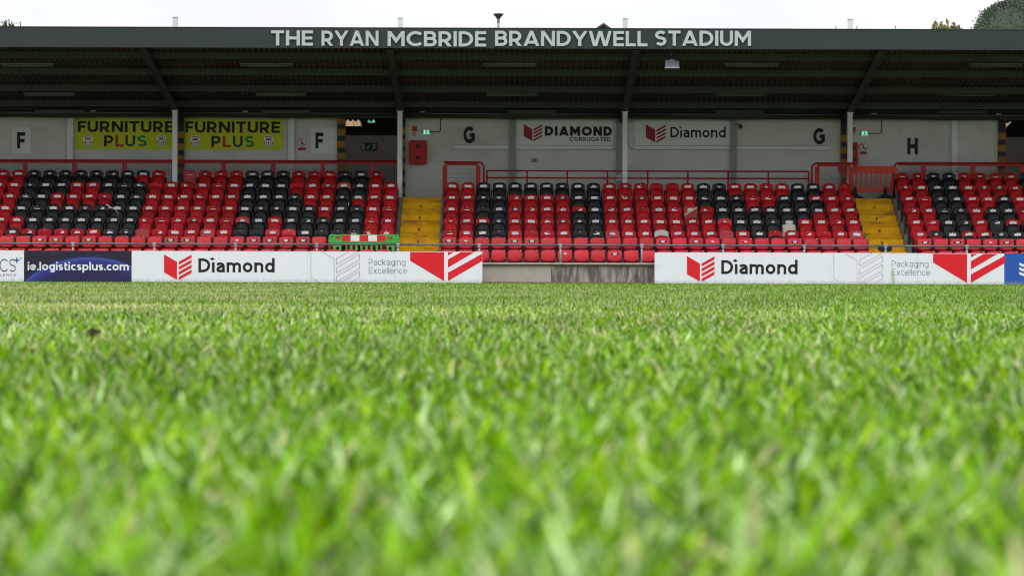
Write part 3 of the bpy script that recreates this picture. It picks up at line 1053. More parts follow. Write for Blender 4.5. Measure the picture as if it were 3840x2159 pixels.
def sticker_meshes(y, zc, name):
    L = []
    def rect(w, h, sk=0.0, dx=0.0, dz=0.0):
        return [(-w / 2 + dx, -h / 2 + dz), (w / 2 + dx, -h / 2 + dz + sk), (w / 2 + dx, h / 2 + dz + sk), (-w / 2 + dx, h / 2 + dz)]
    shapes = {
        'plain': [rect(0.195, 0.078), rect(0.185, 0.074, 0.010), rect(0.20, 0.080, -0.008), rect(0.17, 0.070, 0.004, 0.01), rect(0.19, 0.070, 0.016)],
        'torn': [[(-0.095, -0.035), (0.09, -0.035), (0.06, 0.0), (0.09, 0.03), (0.02, 0.012), (-0.04, 0.036), (-0.06, 0.0)],
                 [(-0.03, -0.035), (0.09, -0.038), (0.095, 0.02), (0.05, 0.036), (0.01, -0.002)],
                 [(-0.09, -0.030), (0.04, -0.036), (0.09, -0.006), (0.02, 0.0), (-0.05, 0.034), (-0.085, 0.03)],
                 [(-0.07, -0.034), (0.07, -0.034), (0.085, -0.012), (-0.02, -0.010), (-0.075, 0.0)]],
    }
    def build(polys_white, black=None):
        b = MB()
        if black:
            b.prism([(x, zc + z) for x, z in black], y - 0.004, y, 1)
        for p in polys_white:
            b.prism([(x, zc + z) for x, z in p], y - 0.007, y - 0.004 if black else y, 0)
        return b.mesh(name, [M_sticker, M_stickerb])
    plain = [build([p]) for p in shapes['plain']]
    torn = [build([p]) for p in shapes['torn']]
    badge = []
    for dx in (0.0, 0.012, -0.01):
        blk = rect(0.19, 0.078, 0.0, dx)
        tr = [[(-0.066 + dx, 0.026), (-0.058 + dx, 0.006), (0.058 + dx, 0.006), (0.066 + dx, 0.026)],
              [(-0.055 + dx, 0.000), (-0.040 + dx, -0.026), (0.040 + dx, -0.026), (0.055 + dx, 0.000)]]
        badge.append(build(tr, blk))
    tr = [[(-0.05, 0.018), (-0.035, -0.020), (0.03, -0.022), (0.055, 0.0), (0.02, 0.02)]]
    badge.append(build(tr, [(-0.07, -0.03), (0.04, -0.03), (0.05, 0.0), (-0.06, 0.01)]))
    return {'plain': plain, 'torn': torn, 'badge': badge}
ST = sticker_meshes(0.020, 0.690, "sticker")
STF = sticker_meshes(-0.150, 0.815, "badge_sticker")

# R red, B black, x = red back / black pan, y = black back / red pan, n = red back without pan, . = no seat,
# o = bleached red back, g = grey-white back, z = black back / beige pan, k = black back without pan, p = bleached back / black pan
F_ROWS = ["RRBBBBBBByR.RRRRBBBRRRBBR."[0:0] or "RRBBBBBBBy"[0:0],]
F_ROWS = {
    1: "RR" + "BBBBBBB" + "y" + "R" + "." + "nRRR" + "BBB" + "RRR" + "BB" + "R" + ".",
    2: "RR" + "BBB" + "RR" + "BBB" + "RRRRRR" + "BBB" + "RRR" + "p" + "B" + "RR",
    3: "RR" + "BB" + "RRRR" + "BB" + "RRRRRR" + "BBBB" + "RR" + "By" + "RR",
    4: "RR" + "BBBBBBBB" + "RRRRRR" + "BBBBB" + "R" + "BB" + "RR",
    5: "RRR" + "BBBBBBB" + "RRRRRR" + "p" + "B" + "R" + "BBBBB" + "RR",
    6: "RR" + "yx"[0] + "x" + "RRRR" + "BB" + "nRRRnR" + "BB" + "oo" + "BByB" + "RR",
}
G_ROWS = {
    2: "RR" + "BBBBBBBB" + "RRRRRR" + "BB" + "RRRR" + "BB" + "RR",
    3: "RR" + "BB" + "RRRR" + "BB" + "RRRRRR" + "BBB" + "RR" + "BB" + "x" + "RR",
    4: "RR" + "BB" + "RRRR" + "x" + "B" + "RRRRRnR" + "BBBBBB" + "y" + "RR",
    5: "RR" + "x" + "B" + "RRRR" + "BB" + "RRRRRRRo" + "BBB" + "z" + "RRRR",
    6: "RR" + "BB" + "RRRR" + "BB" + "nRR" + "g" + "RRRnR" + "B" + "x" + "RRRRn",
}
H_ROWS = {
    1: "RRBBRRRRBBRRR",
    2: "RRBBRRRRRBBRR",
    3: "RRBBRRBRRRBRR",
    4: "RRBBRBBRRBBRR",
    5: "RRBBRkxBRRBRR",
    6: "RyBxxBBRRBRRR",
}
for k_, v_ in F_ROWS.items():
    assert len(v_) == 26, (k_, len(v_))
for k_, v_ in G_ROWS.items():
    assert len(v_) == 26, (k_, len(v_))
CODE = {'R': (M_red, M_red), 'B': (M_black, M_black), 'x': (M_red, M_black), 'y': (M_black, M_red), 'n': (M_redo, None),
        'o': (M_redf, M_red), 'g': (M_greyseat, M_red), 'z': (M_black, M_beige), 'k': (M_black, None), 'p': (M_redo, M_black)}
CNAME = {'R': "red seat", 'B': "black seat", 'x': "red-backed seat with black pan", 'y': "black-backed seat with red pan", 'n': "red seat missing its pan",
         'o': "bleached red seat", 'g': "red seat with pale grey back", 'z': "black seat with beige pan", 'k': "black seat missing its pan",
         'p': "pink-backed seat with black pan"}
SP = 0.462
plain_stuff = []      # meshes of the seats that go into one joined object
def choose_sticker(r, code):
    u = random.random()
    if r == 1:
        return ('badge' if u < 0.5 else 'plain' if u < 0.85 else 'torn')
    if r >= 7:
        return ('badge' if u < 0.42 else None)
    if r == 6:
        return ('plain' if u < 0.5 else 'torn' if u < 0.78 else 'badge' if u < 0.88 else None)
    return ('plain' if u < 0.66 else 'torn' if u < 0.84 else 'badge' if u < 0.97 else None)

def moulded_seat(x, r, code, label, group):
    t = thing("moulded_seat", label, "seat", (x, rowY(r), floorZ(r)), group)
    t.rotation_euler.z = random.gauss(0, 0.012)
    bm_, pm_ = CODE[code]
    obj("backrest", BACK[bm_.name], t)
    if pm_:
        p = obj("seat_pan", PAN[pm_.name], t, (0, random.gauss(0, 0.003), random.gauss(0, 0.004)))
        p.rotation_euler.y = random.gauss(0, 0.012)
    obj("bracket", BRACKET, t)
    kind = choose_sticker(r, code)
    if code == 'g':
        kind = None
    if kind:
        s = obj("sticker", random.choice(ST[kind]), t)
        s.scale.x = random.choice((1, 1, -1)) if kind == 'torn' else 1
        if kind == 'torn':
            s["label"] = "torn white sticker"
    if random.random() < (0.92 if r > 3 else 0.6) and code != 'g':
        obj("screw_cap", DOT, t)
    return t
def folding_seat(x, r, label, group):
    t = thing("folding_seat", label, "seat", (x, rowY(r), floorZ(r)), group)
    t.rotation_euler.z = random.gauss(0, 0.012)
    obj("seat_pan", FOLD[M_redf.name], t)
    obj("backrest", FBACK[M_red.name], t)
    obj("rim", RIM, t)
    obj("hinge_cap", CAPM, t, (0.155, 0.008, -0.010))
    obj("bracket", FBRACKET, t)
    kind = choose_sticker(r, 'R')
    if kind:
        obj("sticker", random.choice(STF[kind]), t)
    return t

stuff_parts = []
def stuff_seat(x, r, code):
    bm_, pm_ = CODE[code]
    L = [(BACK[bm_.name], bm_)]
    if pm_:
        L.append((PAN[pm_.name], pm_))
    L.append((BRACKET, M_bracket))
    kind = choose_sticker(r, code)
    if kind:
        L.append((random.choice(ST[kind]), None))
    for me, m in L:
        stuff_parts.append((me, (x, rowY(r), floorZ(r))))

blocksX = {'F': lambda k: -3.57 - SP * k, 'G': lambda k: -1.765 + SP * k, 'H': lambda k: 11.58 + SP * k}
BN = {'F': "left block", 'G': "middle block", 'H': "right block"}
def place_words(b, k):
    if b == 'F':
        return f"{ORD[k + 1]} left of the near yellow stairs".replace("near", "first")
    if b == 'G':
        return f"{ORD[k + 1]} right of the first yellow stairs" if k < 13 else f"{ORD[26 - k]} left of the second yellow stairs"
    return f"{ORD[k + 1]} right of the second yellow stairs"
for b, rows in (('F', F_ROWS), ('G', G_ROWS), ('H', H_ROWS)):
    for r in range(1, 9):
        if b == 'G' and r == 1:
            continue
        n = 26 if b != 'H' else 13
        ks = list(range(n))
        if b == 'F':
            ks = list(range(30))
        down = r - 1 if b == 'G' else r
        for k in ks:
            x = blocksX[b](k)
            if r >= 7:
                vis = abs(x) < 0.192 * rowY(r) + 0.3
                if not vis and abs(x) > 17:
                    continue
                folding_seat(x, r, f"red folded seat, {'front row behind the boards' if r == 8 else 'second row from the front'}, {place_words(b, k)}",
                             f"folding seats in the {BN[b]}")
                continue
            if b == 'F':
                code = rows[r][25 - k] if k < 26 else 'R'
            else:
                code = rows[r][k]
            if code == '.':
                continue
            if r == 1 or (b == 'F' and k > 25) or (b == 'H' and k > 7):
                stuff_seat(x, r, code)
            else:
                moulded_seat(x, r, code, f"{CNAME[code]}, {ORD[down]} row down, {place_words(b, k)}", f"moulded seats in the {BN[b]}")

def join_meshes(name, items):
    mats, V, L, S, MI, off = [], [], [], [], [], 0
    for me, loc in items:
        n = len(me.vertices)
        co = np.zeros(n * 3, np.float32); me.vertices.foreach_get("co", co)
        V.append(co.reshape(-1, 3) + np.array(loc, np.float32))
        l = np.zeros(len(me.loops), np.int32); me.loops.foreach_get("vertex_index", l)
        L.append(l + off); off += n
        s = np.zeros(len(me.polygons), np.int32); me.polygons.foreach_get("loop_total", s)
        S.append(s)
        mi = np.zeros(len(me.polygons), np.int32); me.polygons.foreach_get("material_index", mi)
        mp_ = []
        for m in me.materials:
            if m not in mats:
                mats.append(m)
            mp_.append(mats.index(m))
        MI.append(np.array(mp_, np.int32)[mi])
    V, L, S, MI = map(np.concatenate, (V, L, S, MI))
    me = bpy.data.meshes.new(name)
    me.vertices.add(len(V)); me.vertices.foreach_set("co", V.ravel())
    me.loops.add(len(L)); me.loops.foreach_set("vertex_index", L)
    me.polygons.add(len(S))
    me.polygons.foreach_set("loop_start", np.concatenate([[0], np.cumsum(S)[:-1]]).astype(np.int32))
    me.polygons.foreach_set("loop_total", S)
    for m in mats:
        me.materials.append(m)
    me.polygons.foreach_set("material_index", MI)
    me.update(calc_edges=True)
    me.polygons.foreach_set("use_smooth", [True] * len(S))
    return me
obj("back_row_seats", join_meshes("back_row_seats", stuff_parts), kind="stuff", category="seats",
    label="red and black moulded seats of the topmost row in the outer blocks")

# ------------------------------------------------------------------ yellow stairs
for si, (xa, xb) in enumerate(STAIRS):
    st = thing("yellow_stairs", ("yellow painted stairs rising between left and middle seat blocks" if si == 0 else
               "yellow painted stairs below the orange barrier, between middle and right seat blocks"), "stairs", ((xa + xb) / 2, 76.5, 0), "painted stairs between the seat blocks")
    letters = {1: "G", 3: "F", 5: "E", 7: "D", 9: "C", 11: "B"}
    for j in range(14):
        zt_, y0 = DECK - 0.178 * j + (0.0 if j else 0.002), 79.12 - 0.35 * j
        mb = MB()
        mb.box(xa, xb, y0 + 0.012, y0 + 0.352, zt_ - 0.178, zt_ - 0.022)
        mb.box(xa, xb, y0 + 0.004, y0 + 0.352, zt_ - 0.021, zt_)
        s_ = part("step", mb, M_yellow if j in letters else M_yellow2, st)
        if j in letters:
            mb = MB()
            cx, _ = P((1578 - (j - 1) * 1.7) if si == 0 else (3278.5 + (j - 1) * 5.0), 850, y0)
            add_text(mb, letters[j], cx - 0.034, cx + 0.034, zt_ - 0.145, zt_ - 0.055, y0 + 0.0105, off=0.12)
            part("step_letter", mb, M_ink, s_)

# ------------------------------------------------------------------ rails
def mesh_panel(mb, x0, x1, z0, z1, Y):
    x = x0 + 0.03
    while x < x1:
        mb.box(x - 0.003, x + 0.003, Y - 0.003, Y + 0.003, z0, z1)
        x += 0.063
    z = z0 + 0.10
    while z < z1:
        mb.box(x0, x1, Y - 0.008, Y - 0.0031, z - 0.003, z + 0.003)
        z += 0.13
def walkway_rail(label, posts, x0, x1, Y, round_left=False):
    t = thing("mesh_rail", label, "railing", ((x0 + x1) / 2, Y, DECK), "red mesh rails along the walkway")
    zt_ = 3.655
    mb = MB()
    if round_left:
        mb.tube([(x0, Y, DECK), (x0, Y, zt_ - 0.17), (x0 + 0.03, Y, zt_ - 0.09), (x0 + 0.09, Y, zt_ - 0.045), (x0 + 0.17, Y, zt_ - 0.03), (x1, Y, zt_ - 0.03)], 0.03, 8)
    else:
        mb.tube([(x0, Y, zt_ - 0.03), (x1, Y, zt_ - 0.03)], 0.03, 8)
    part("top_rail", mb, M_railred, t, True)
    mb = MB()
    mb.box(x0 + (0.12 if round_left else 0), x1, Y - 0.012, Y + 0.012, zt_ - 0.115, zt_ - 0.062)
    part("flat_rail", mb, M_railred, t)
    for xp in posts:
        mb = MB()
        mb.box(xp - 0.068, xp + 0.068, Y - 0.02, Y + 0.02, DECK, zt_ - 0.117)
        part("post", mb, M_railred2, t)
    mb = MB()
    mesh_panel(mb, x0 + (0.12 if round_left else 0), x1, DECK + 0.08, zt_ - 0.118, Y + 0.028)
    part("wire_mesh", mb, M_mesh, t, kind="stuff")
walkway_rail("long red rail with wire mesh behind the left seat block", [-4.19 - 1.484 * i for i in range(10)], -19.0, -3.43, 79.8)
walkway_rail("red rail with wire mesh behind the right seat block", [12.30 + 1.484 * i for i in range(5)], 11.42, 19.5, 79.8, True)

def gate_frame(label, left_tube, posts, x0, x1, Y, side):
    t = thing("mesh_gate_frame", label, "gate", ((x0 + x1) / 2, Y, DECK), "red gate frames at the ends of the middle block")
    zt_ = 3.60
    mb = MB()
    if side < 0:    # rounded on its right
        mb.tube([(x0, Y, zt_ - 0.03), (x1 - 0.15, Y, zt_ - 0.03), (x1 - 0.07, Y, zt_ - 0.05), (x1 - 0.015, Y, zt_ - 0.11), (x1, Y, zt_ - 0.2), (x1, Y, DECK)], 0.032, 8)
    else:
        mb.tube([(x0, Y, DECK), (x0, Y, zt_ - 0.2), (x0 + 0.015, Y, zt_ - 0.11), (x0 + 0.07, Y, zt_ - 0.05), (x0 + 0.15, Y, zt_ - 0.03), (x1, Y, zt_ - 0.03)], 0.032, 8)
    part("frame_tube", mb, M_railred2, t, True)
    a, b = posts
    mb = MB()
    mb.box(a, b, Y - 0.014, Y + 0.014, zt_ - 0.125, zt_ - 0.064)
    part("flat_rail", mb, M_railred, t)
    for xp in posts:
        mb = MB()
        mb.box(xp - 0.068, xp + 0.068, Y - 0.022, Y + 0.022, 2.2 if xp < x1 - 0.3 and side < 0 and xp == posts[0] else DECK, zt_ - 0.127)
        part("post", mb, M_railred2, t)
    mb = MB()
    mesh_panel(mb, a, b, DECK + 0.08, zt_ - 0.13, Y + 0.03)
    part("wire_mesh", mb, M_mesh, t, kind="stuff")
gate_frame("red mesh gate frame at the top right of the left stairs", True, (-2.0, -1.01), -2.03, -0.845, 79.02, -1)
gate_frame("red mesh gate frame beside the orange barrier, in front of the fourth column", True, (9.03, 10.03), 8.87, 10.1, 79.02, 1)

t = thing("walkway_handrail", "two-bar bright red handrail behind the middle seat block", "railing", (4.0, 79.15, DECK))
xs0, xs1 = -0.756, 8.79
for zz in (3.33, 3.12):
    mb = MB()
    mb.tube([(xs0, 79.15, zz), (xs1, 79.15, zz)], 0.024, 8)
    part("rail_bar", mb, M_railred2, t, True)
n_ = 9
for i in range(n_):
    xx = xs0 + (xs1 - xs0) * i / (n_ - 1)
    mb = MB()
    mb.tube([(xx, 79.15, 2.2), (xx, 79.15, 3.33)], 0.024, 8)
    part("post", mb, M_railred2, t, True)

# grey pipe barrier above the front wall
t = thing("pipe_barrier", "grey galvanised pipe barrier running above the front boards", "railing", (0, 73.0, 0.57))
posts_u = [274 - 304.7 * k for k in range(1, 3)][::-1] + [274 + 304.7 * k for k in range(0, 14)]
px_ = []
for u in posts_u:
    x, _ = P(u, 940, 73.0)
    px_.append(x)
for a, b in zip(px_[:-1], px_[1:]):
    mb = MB()
    mb.tube([(a + 0.035, 73.0, 1.058), (b - 0.035, 73.0, 1.058)], 0.029, 10)
    mb.tube([(a + (b - a) * 0.42, 73.0, 1.058), (a + (b - a) * 0.425, 73.0, 1.058)], 0.0315, 10)
    part("pipe", mb, M_galv, t, True)
for x in px_:
    mb = MB()
    mb.tube([(x, 73.0, 0.574), (x, 73.0, 1.02)], 0.030, 10)
    mb.tube([(x - 0.055, 73.0, 1.058), (x + 0.055, 73.0, 1.058)], 0.038, 10)
    mb.tube([(x, 73.0, 0.96), (x, 73.0, 1.03)], 0.037, 10)
    mb.box(x - 0.07, x + 0.07, 72.95, 73.05, 0.574, 0.584)
    part("post", mb, M_galvl, t, True)

# front wall of concrete panels with coping and timber edging
wall = thing("front_wall", "low stained concrete wall with pale coping along the foot of the stand", "wall", (0, 72.7, 0))
joints = [2067 + 303.0 * k for k in range(-8, 9)]
for i, (a, b) in enumerate(zip(joints[:-1], joints[1:])):
    xa, _ = P(a, 1030, 72.6); xb, _ = P(b, 1030, 72.6)
    light = (a < 2067)
    mb = MB()
    mb.box(xa + 0.006, xb - 0.006, 72.6, 72.95, 0.047, 0.487)
    part("wall_panel", mb, M_concl if light else M_concd, wall, label=("pale concrete panel" if light else "dark streaked concrete panel"))
    mb = MB()
    mb.box(xa + 0.003, xb - 0.003, 72.53, 73.08, 0.525, 0.573)
    part("coping", mb, M_cap, wall)
    mb = MB()
    mb.box(xa + 0.002, xb - 0.002, 72.56, 72.99, 0.489, 0.523)
    part("timber_strip", mb, M_timber, wall)
    mb = MB()
    mb.box(xa + 0.002, xb - 0.002, 72.54, 72.90, 0.0, 0.045)
    part("timber_edging", mb, M_timber, wall)

# ------------------------------------------------------------------ advertising boards
YB = 72.0
_, BZ1 = P(1920, 944.5, YB)
BZ0 = 0.012
def board(name, label, seams, m, kind="board"):
    xs = [P(u, 1000, YB)[0] for u in seams]
    t = thing("advertising_board", label, "advertising board", ((xs[0] + xs[-1]) / 2, YB, 0), "advertising boards along the pitch edge")
    for i, (a, b) in enumerate(zip(xs[:-1], xs[1:])):
        mb = MB()
        dz = random.uniform(-0.002, 0.002)
        mb.box(a + 0.002, b - 0.002, YB + random.uniform(0, 0.003), YB + 0.018, BZ0, BZ1 + dz, 0)
        mb.box(a + 0.05, a + 0.09, YB + 0.019, YB + 0.059, 0.0, BZ1 - 0.04, 1)
        mb.box(b - 0.09, b - 0.05, YB + 0.019, YB + 0.059, 0.0, BZ1 - 0.04, 1)
        pn = part("panel", mb, [m, M_boarded], t)
        # fixing screws
        mb = MB()
        for sx in (a + 0.04, (a + b) / 2, b - 0.04):
            for sz in (0.07, 0.46, BZ1 - 0.04):
                if random.random() < 0.75:
                    mb.prism([(sx + 0.006 * math.cos(q), sz + random.uniform(-0.01, 0.01) * 0 + 0.006 * math.sin(q)) for q in (0, 1.05, 2.1, 3.14, 4.19, 5.24)], YB - 0.004, YB - 0.0005)
        if mb.v:
            part("screw", mb, M_boarded, pn, kind="stuff")
    return t
def vclamp(v):
    return v
YP = YB - 0.001
def stroke(mb, pts, w, Y, mi=0):
    """thin printed line along pixel points"""
    for (u0, v0), (u1, v1) in zip(pts[:-1], pts[1:]):
        d = math.hypot(u1 - u0, v1 - v0)
        nx, ny = -(v1 - v0) / d * w / 2, (u1 - u0) / d * w / 2
        q = [(u0 + nx, v0 + ny), (u1 + nx, v1 + ny), (u1 - nx, v1 - ny), (u0 - nx, v0 - ny)]
        poly = []
        for u, v in q:
            x, z = P(u, v, Y)
            poly.append((x, z))
        mb.prism(poly, Y - 0.0015, Y, mi)
def clipz(pts, vmax, vmin):
    return [(u, min(max(v, vmin), vmax)) for u, v in pts]

def book_logo(mb, uL, vT, s, Y):
    """folded-book mark: left page solid, right page four slanting bars; s = pixel scale (1 = board size)"""
    poly_px(mb, [(uL, vT), (uL + 48.5 * s, vT + 28 * s), (uL + 48.5 * s, vT + 95 * s), (uL, vT + 67.5 * s)], Y)
    for k in range(4):
        o = k * 18.9 * s
        h = 11.3 * s
        poly_px(mb, [(uL + 55 * s, vT + 28 * s + o), (uL + 103 * s, vT + o + 1), (uL + 103 * s, vT + o + h + 1), (uL + 55 * s, vT + 28 * s + o + h)], Y)

def diamond_board(label, U0, dv):
    """dv: vertical pixel offset of this board's print against the middle board"""
    t = board("advertising_board", label, [U0, U0 + 329, U0 + 658, U0 + 987, U0 + 1315.5], M_board)
    D = U0 - 493.6
    mb = MB()
    book_logo(mb, D + 615.3, 953.5 + dv, 1.0, YP)
    part("book_logo", mb, M_red_print, t)
    mb = MB()
    text_px(mb, "Dıamond", D + 744, D + 1030, 967 + dv, 1021 + dv, YP, off=0.093, gap=0.125)
    c = (D + 796.2, 970.5 + dv)
    poly_px(mb, [(c[0] - 9.5, c[1]), (c[0], c[1] + 5.5), (c[0] + 9.5, c[1]), (c[0], c[1] - 5.5)], YP, 0.002)
    part("lettering", mb, M_ink, t)
    mb = MB()
    text_px(mb, "Packaging", D + 1383, D + 1520.5, 970.5 + dv, 1000 + dv, YP, off=0.038, gap=0.15)
    text_px(mb, "Excellence", D + 1383, D + 1527, 1002 + dv, 1026 + dv, YP, off=0.038, gap=0.15)
    part("slogan", mb, M_greyp, t)
    # outlined hexagon art
    def z2(x, y):
        return (D + 760 + x / 2.785, 560 + y / 2.785 + dv)
    mb = MB()
    L = [[(1130, 1068), (1130, 1335), (1222, 1388)], [(1245, 1068), (1373, 1140), (1373, 1388)],
         [(1525, 1068), (1397, 1140), (1397, 1200), (1632, 1068)],
         [(1397, 1235), (1638, 1095), (1638, 1155), (1397, 1290), (1397, 1235)],
         [(1397, 1325), (1638, 1185), (1638, 1245), (1397, 1385), (1397, 1325)],
         [(1445, 1388), (1638, 1275), (1638, 1337), (1545, 1388)]]
    for l in L:
        stroke(mb, [z2(*p) for p in l], 1.3, YP)
    part("line_art", mb, M_line_print, t)
    def z3(x, y):
        return (D + 1520 + x / 2.785, 560 + y / 2.785 + dv)
    mb = MB()
    for poly in ([(50, 1072), (405, 1072), (405, 1375), (50, 1163)],
                 [(445, 1072), (508, 1072), (445, 1108)],
                 [(580, 1072), (722, 1072), (445, 1235), (445, 1150)],
                 [(803, 1088), (803, 1165), (445, 1375), (445, 1288)]):
        poly_px(mb, [z3(*p) for p in poly], YP, 0.002)
    part("red_artwork", mb, M_red_print, t)
    return t
diamond_board("long white board with red book logo, left of the bare concrete wall gap", 493.6, 0)
diamond_board("long white board with red book logo, right of the bare concrete wall gap", 2454.5, 6.5)

def navy_mat():
    m = bpy.data.materials.new("board_navy_earth_print")
    m.use_nodes = True
    n = m.node_tree
    p = n.nodes["Principled BSDF"]
    p.inputs['Roughness'].default_value = 0.4
    c = n.nodes.new("ShaderNodeTexCoord")
    cx, cz = P(335, 1100, YB)
    sub = n.nodes.new("ShaderNodeVectorMath"); sub.operation = 'SUBTRACT'
    n.links.new(c.outputs['Object'], sub.inputs[0])
    sub.inputs[1].default_value = (cx, YB, cz - 0.55)
    sc_ = n.nodes.new("ShaderNodeVectorMath"); sc_.operation = 'MULTIPLY'
    sc_.inputs[1].default_value = (0.72, 0.0, 1.0)
    n.links.new(sub.outputs[0], sc_.inputs[0])
    ln = n.nodes.new("ShaderNodeVectorMath"); ln.operation = 'LENGTH'
    n.links.new(sc_.outputs[0], ln.inputs[0])
    r = n.nodes.new("ShaderNodeValToRGB")
    e = r.color_ramp.elements
    e[0].position = 0.55; e[0].color = (0.006, 0.006, 0.050, 1)
    e[1].position = 1.0; e[1].color = (0.005, 0.003, 0.025, 1)
    for ps, cc in ((0.78, (0.008, 0.008, 0.085, 1)), (0.90, (0.020, 0.030, 0.24, 1)), (0.925, (0.045, 0.07, 0.36, 1)), (0.95, (0.008, 0.007, 0.06, 1))):
        q = e.new(ps); q.color = cc
    mrr = n.nodes.new("ShaderNodeMapRange")
    mrr.inputs['From Min'].default_value = 0.0
    mrr.inputs['From Max'].default_value = 1.62
    n.links.new(ln.outputs[1], mrr.inputs['Value'])
    n.links.new(mrr.outputs[0], r.inputs[0])
    z = n.nodes.new("ShaderNodeTexNoise")
    z.inputs['Scale'].default_value = 6
    z.inputs['Detail'].default_value = 10
    z.inputs['Roughness'].default_value = 0.75
    n.links.new(c.outputs['Object'], z.inputs[0])
    rr = n.nodes.new("ShaderNodeMapRange")
    rr.inputs['From Min'].default_value = 0.60
    rr.inputs['From Max'].default_value = 0.78
    n.links.new(z.outputs[0], rr.inputs['Value'])
    mi = n.nodes.new("ShaderNodeMix"); mi.data_type = 'RGBA'
    n.links.new(rr.outputs[0], mi.inputs['Factor'])
    n.links.new(r.outputs[0], mi.inputs['A'])
    mi.inputs['B'].default_value = (0.25, 0.22, 0.45, 1)
    n.links.new(mi.outputs['Result'], p.inputs['Base Color'])
    return m
M_navy = navy_mat()
t = board("advertising_board", "navy board with a white web address and a glowing blue globe arc", [90.5, 164.5, 493], M_navy)
mb = MB()
text_px(mb, "ie.logisticsplus.com", 104, 483, 982, 1022, YP, off=0.088, gap=0.10)
part("lettering", mb, M_board, t)
t = board("advertising_board", "white board with thin black capitals and blue plus sign, at the left edge", [-500, -164, 90], M_board)
mb = MB()
text_px(mb, "LOGISTICS", -178, 59, 970.5, 1018.5, YP, off=0.04, gap=0.12)
part("lettering", mb, M_ink, t)
mb = MB()
text_px(mb, "EXCELLENCE", -64, 60, 1026.5, 1035, YP, off=0.07, gap=0.35)
part("slogan", mb, M_greyp, t)
mb = MB()
poly_px(mb, [(60.5, 966), (65.5, 966), (65.5, 985.5), (60.5, 985.5)], YP, 0.002)
poly_px(mb, [(53, 973), (60.4, 973), (60.4, 978), (53, 978)], YP, 0.002)
poly_px(mb, [(65.6, 973), (73.3, 973), (73.3, 978), (65.6, 978)], YP, 0.002)
part("plus_sign", mb, M_bluep, t)
mb = MB()
pts = [(78.5 + 3.5 * math.cos(a * math.pi / 4), 968 + 3.5 * math.sin(a * math.pi / 4)) for a in range(9)]
stroke(mb, pts, 0.8, YP)
text_px(mb, "R", 77, 80, 966, 970, YP, off=0.08)
part("trade_mark", mb, M_greyp, t)
t = board("advertising_board", "blue board with white wavy stripes at the right edge", [3765.6, 4094, 4400], M_blue)
mb = MB()
for k in range(3):
    top, bot = [], []
    for i in range(9):
        u = 3822 + i * 10.0
        w = 8.5 * (i / 8) ** 0.5 * 1.0 + 3.5 * math.sin(i / 8 * math.pi)
        v0 = 984.5 + k * 17.3 + w
        top.append((u, v0)); bot.append((u, v0 + 10 - 1.5 * (i == 0)))
    poly_px(mb, top + bot[::-1], YP, 0.002)
part("wave_logo", mb, M_board, t)

# ------------------------------------------------------------------ barriers
def hole_panel(mb, x0, x1, z0, z1, y0, y1, slots, mi=0):
    """panel with vertical slots cut out: built from pieces round the slots; slots = list of (xa, xb, za, zb)"""
    xs = sorted(set([x0, x1] + [s[0] for s in slots] + [s[1] for s in slots]))
    for a, b in zip(xs[:-1], xs[1:]):
        ss = [s for s in slots if s[0] <= a + 1e-6 and s[1] >= b - 1e-6]
        z = z0
        for s in sorted(ss, key=lambda q: q[2]):
            if s[2] > z:
                mb.box(a, b, y0, y1, z, s[2], mi)
            # arched head of the slot
            w = b - a
            mb.prism([(a, s[3]), (a, s[3] - w * 0.5), (a + w * 0.15, s[3] - w * 0.18), (a + w * 0.38, s[3])], y0, y1, mi)
            mb.prism([(b, s[3]), (b - w * 0.38, s[3]), (b - w * 0.15, s[3] - w * 0.18), (b, s[3] - w * 0.5)], y0, y1, mi)
            z = s[3]
        if z < z1:
            mb.box(a, b, y0, y1, z, z1, mi)

YG = 74.62
gx0, _ = P(1232.5, 900, YG); gx1, gz1 = P(1497.5, 879, YG)
gz0 = gz1 - 1.0
t = thing("plastic_barrier", "green plastic barrier with a red and white band, leaning in the front rows", "barrier", ((gx0 + gx1) / 2, YG, gz0))
def gpx(X, Yp):   # from the close crop (8.05x) of the photograph
    return P(1200 + X / 8.05, 860 + Yp / 8.05, YG)
mb = MB()
zr = gz1 - 0.235
# top beam with chamfered ends, hand holes and arches below it
hx = [gpx(465, 200)[0], gpx(625, 200)[0], gpx(2030, 200)[0], gpx(2185, 200)[0]]
hz0, hz1 = gz1 - 0.135, gz1 - 0.065
mb.prism([(gx0, zr), (gx0, gz1 - 0.05), (gx0 + 0.04, gz1), (hx[0] - 0.01, gz1), (hx[0], gz1 - 0.02), (hx[0], zr)], YG, YG + 0.05)
mb.box(hx[0], hx[1], YG, YG + 0.05, hz1, gz1 - 0.012)
mb.box(hx[0], hx[1], YG, YG + 0.05, zr, hz0)
mb.box(hx[1], hx[2], YG, YG + 0.05, zr, gz1)
mb.box(hx[2], hx[3], YG, YG + 0.05, hz1, gz1 - 0.012)
mb.box(hx[2], hx[3], YG, YG + 0.05, zr, hz0)
mb.prism([(hx[3], zr), (hx[3], gz1 - 0.02), (hx[3] + 0.01, gz1), (gx1 - 0.04, gz1), (gx1, gz1 - 0.05), (gx1, zr)], YG, YG + 0.05)
part("top_beam", mb, M_green_b, t)
mb = MB()
slots = []
for a, b in ((285, 400), (645, 775), (820, 905), (980, 1060), (1135, 1215), (1285, 1365), (1440, 1520), (1590, 1680), (1750, 1830), (1875, 2005), (2250, 2340)):
    xa, _ = gpx(a, 400); xb, _ = gpx(b, 400)
    slots.append((xa, xb, gz0 + 0.16, zr - 0.004))
for a, b in ((480, 580), (2070, 2160)):
    xa, _ = gpx(a, 400); xb, _ = gpx(b, 400)
    slots.append((xa, xb, gz0 + 0.16, zr - 0.10))
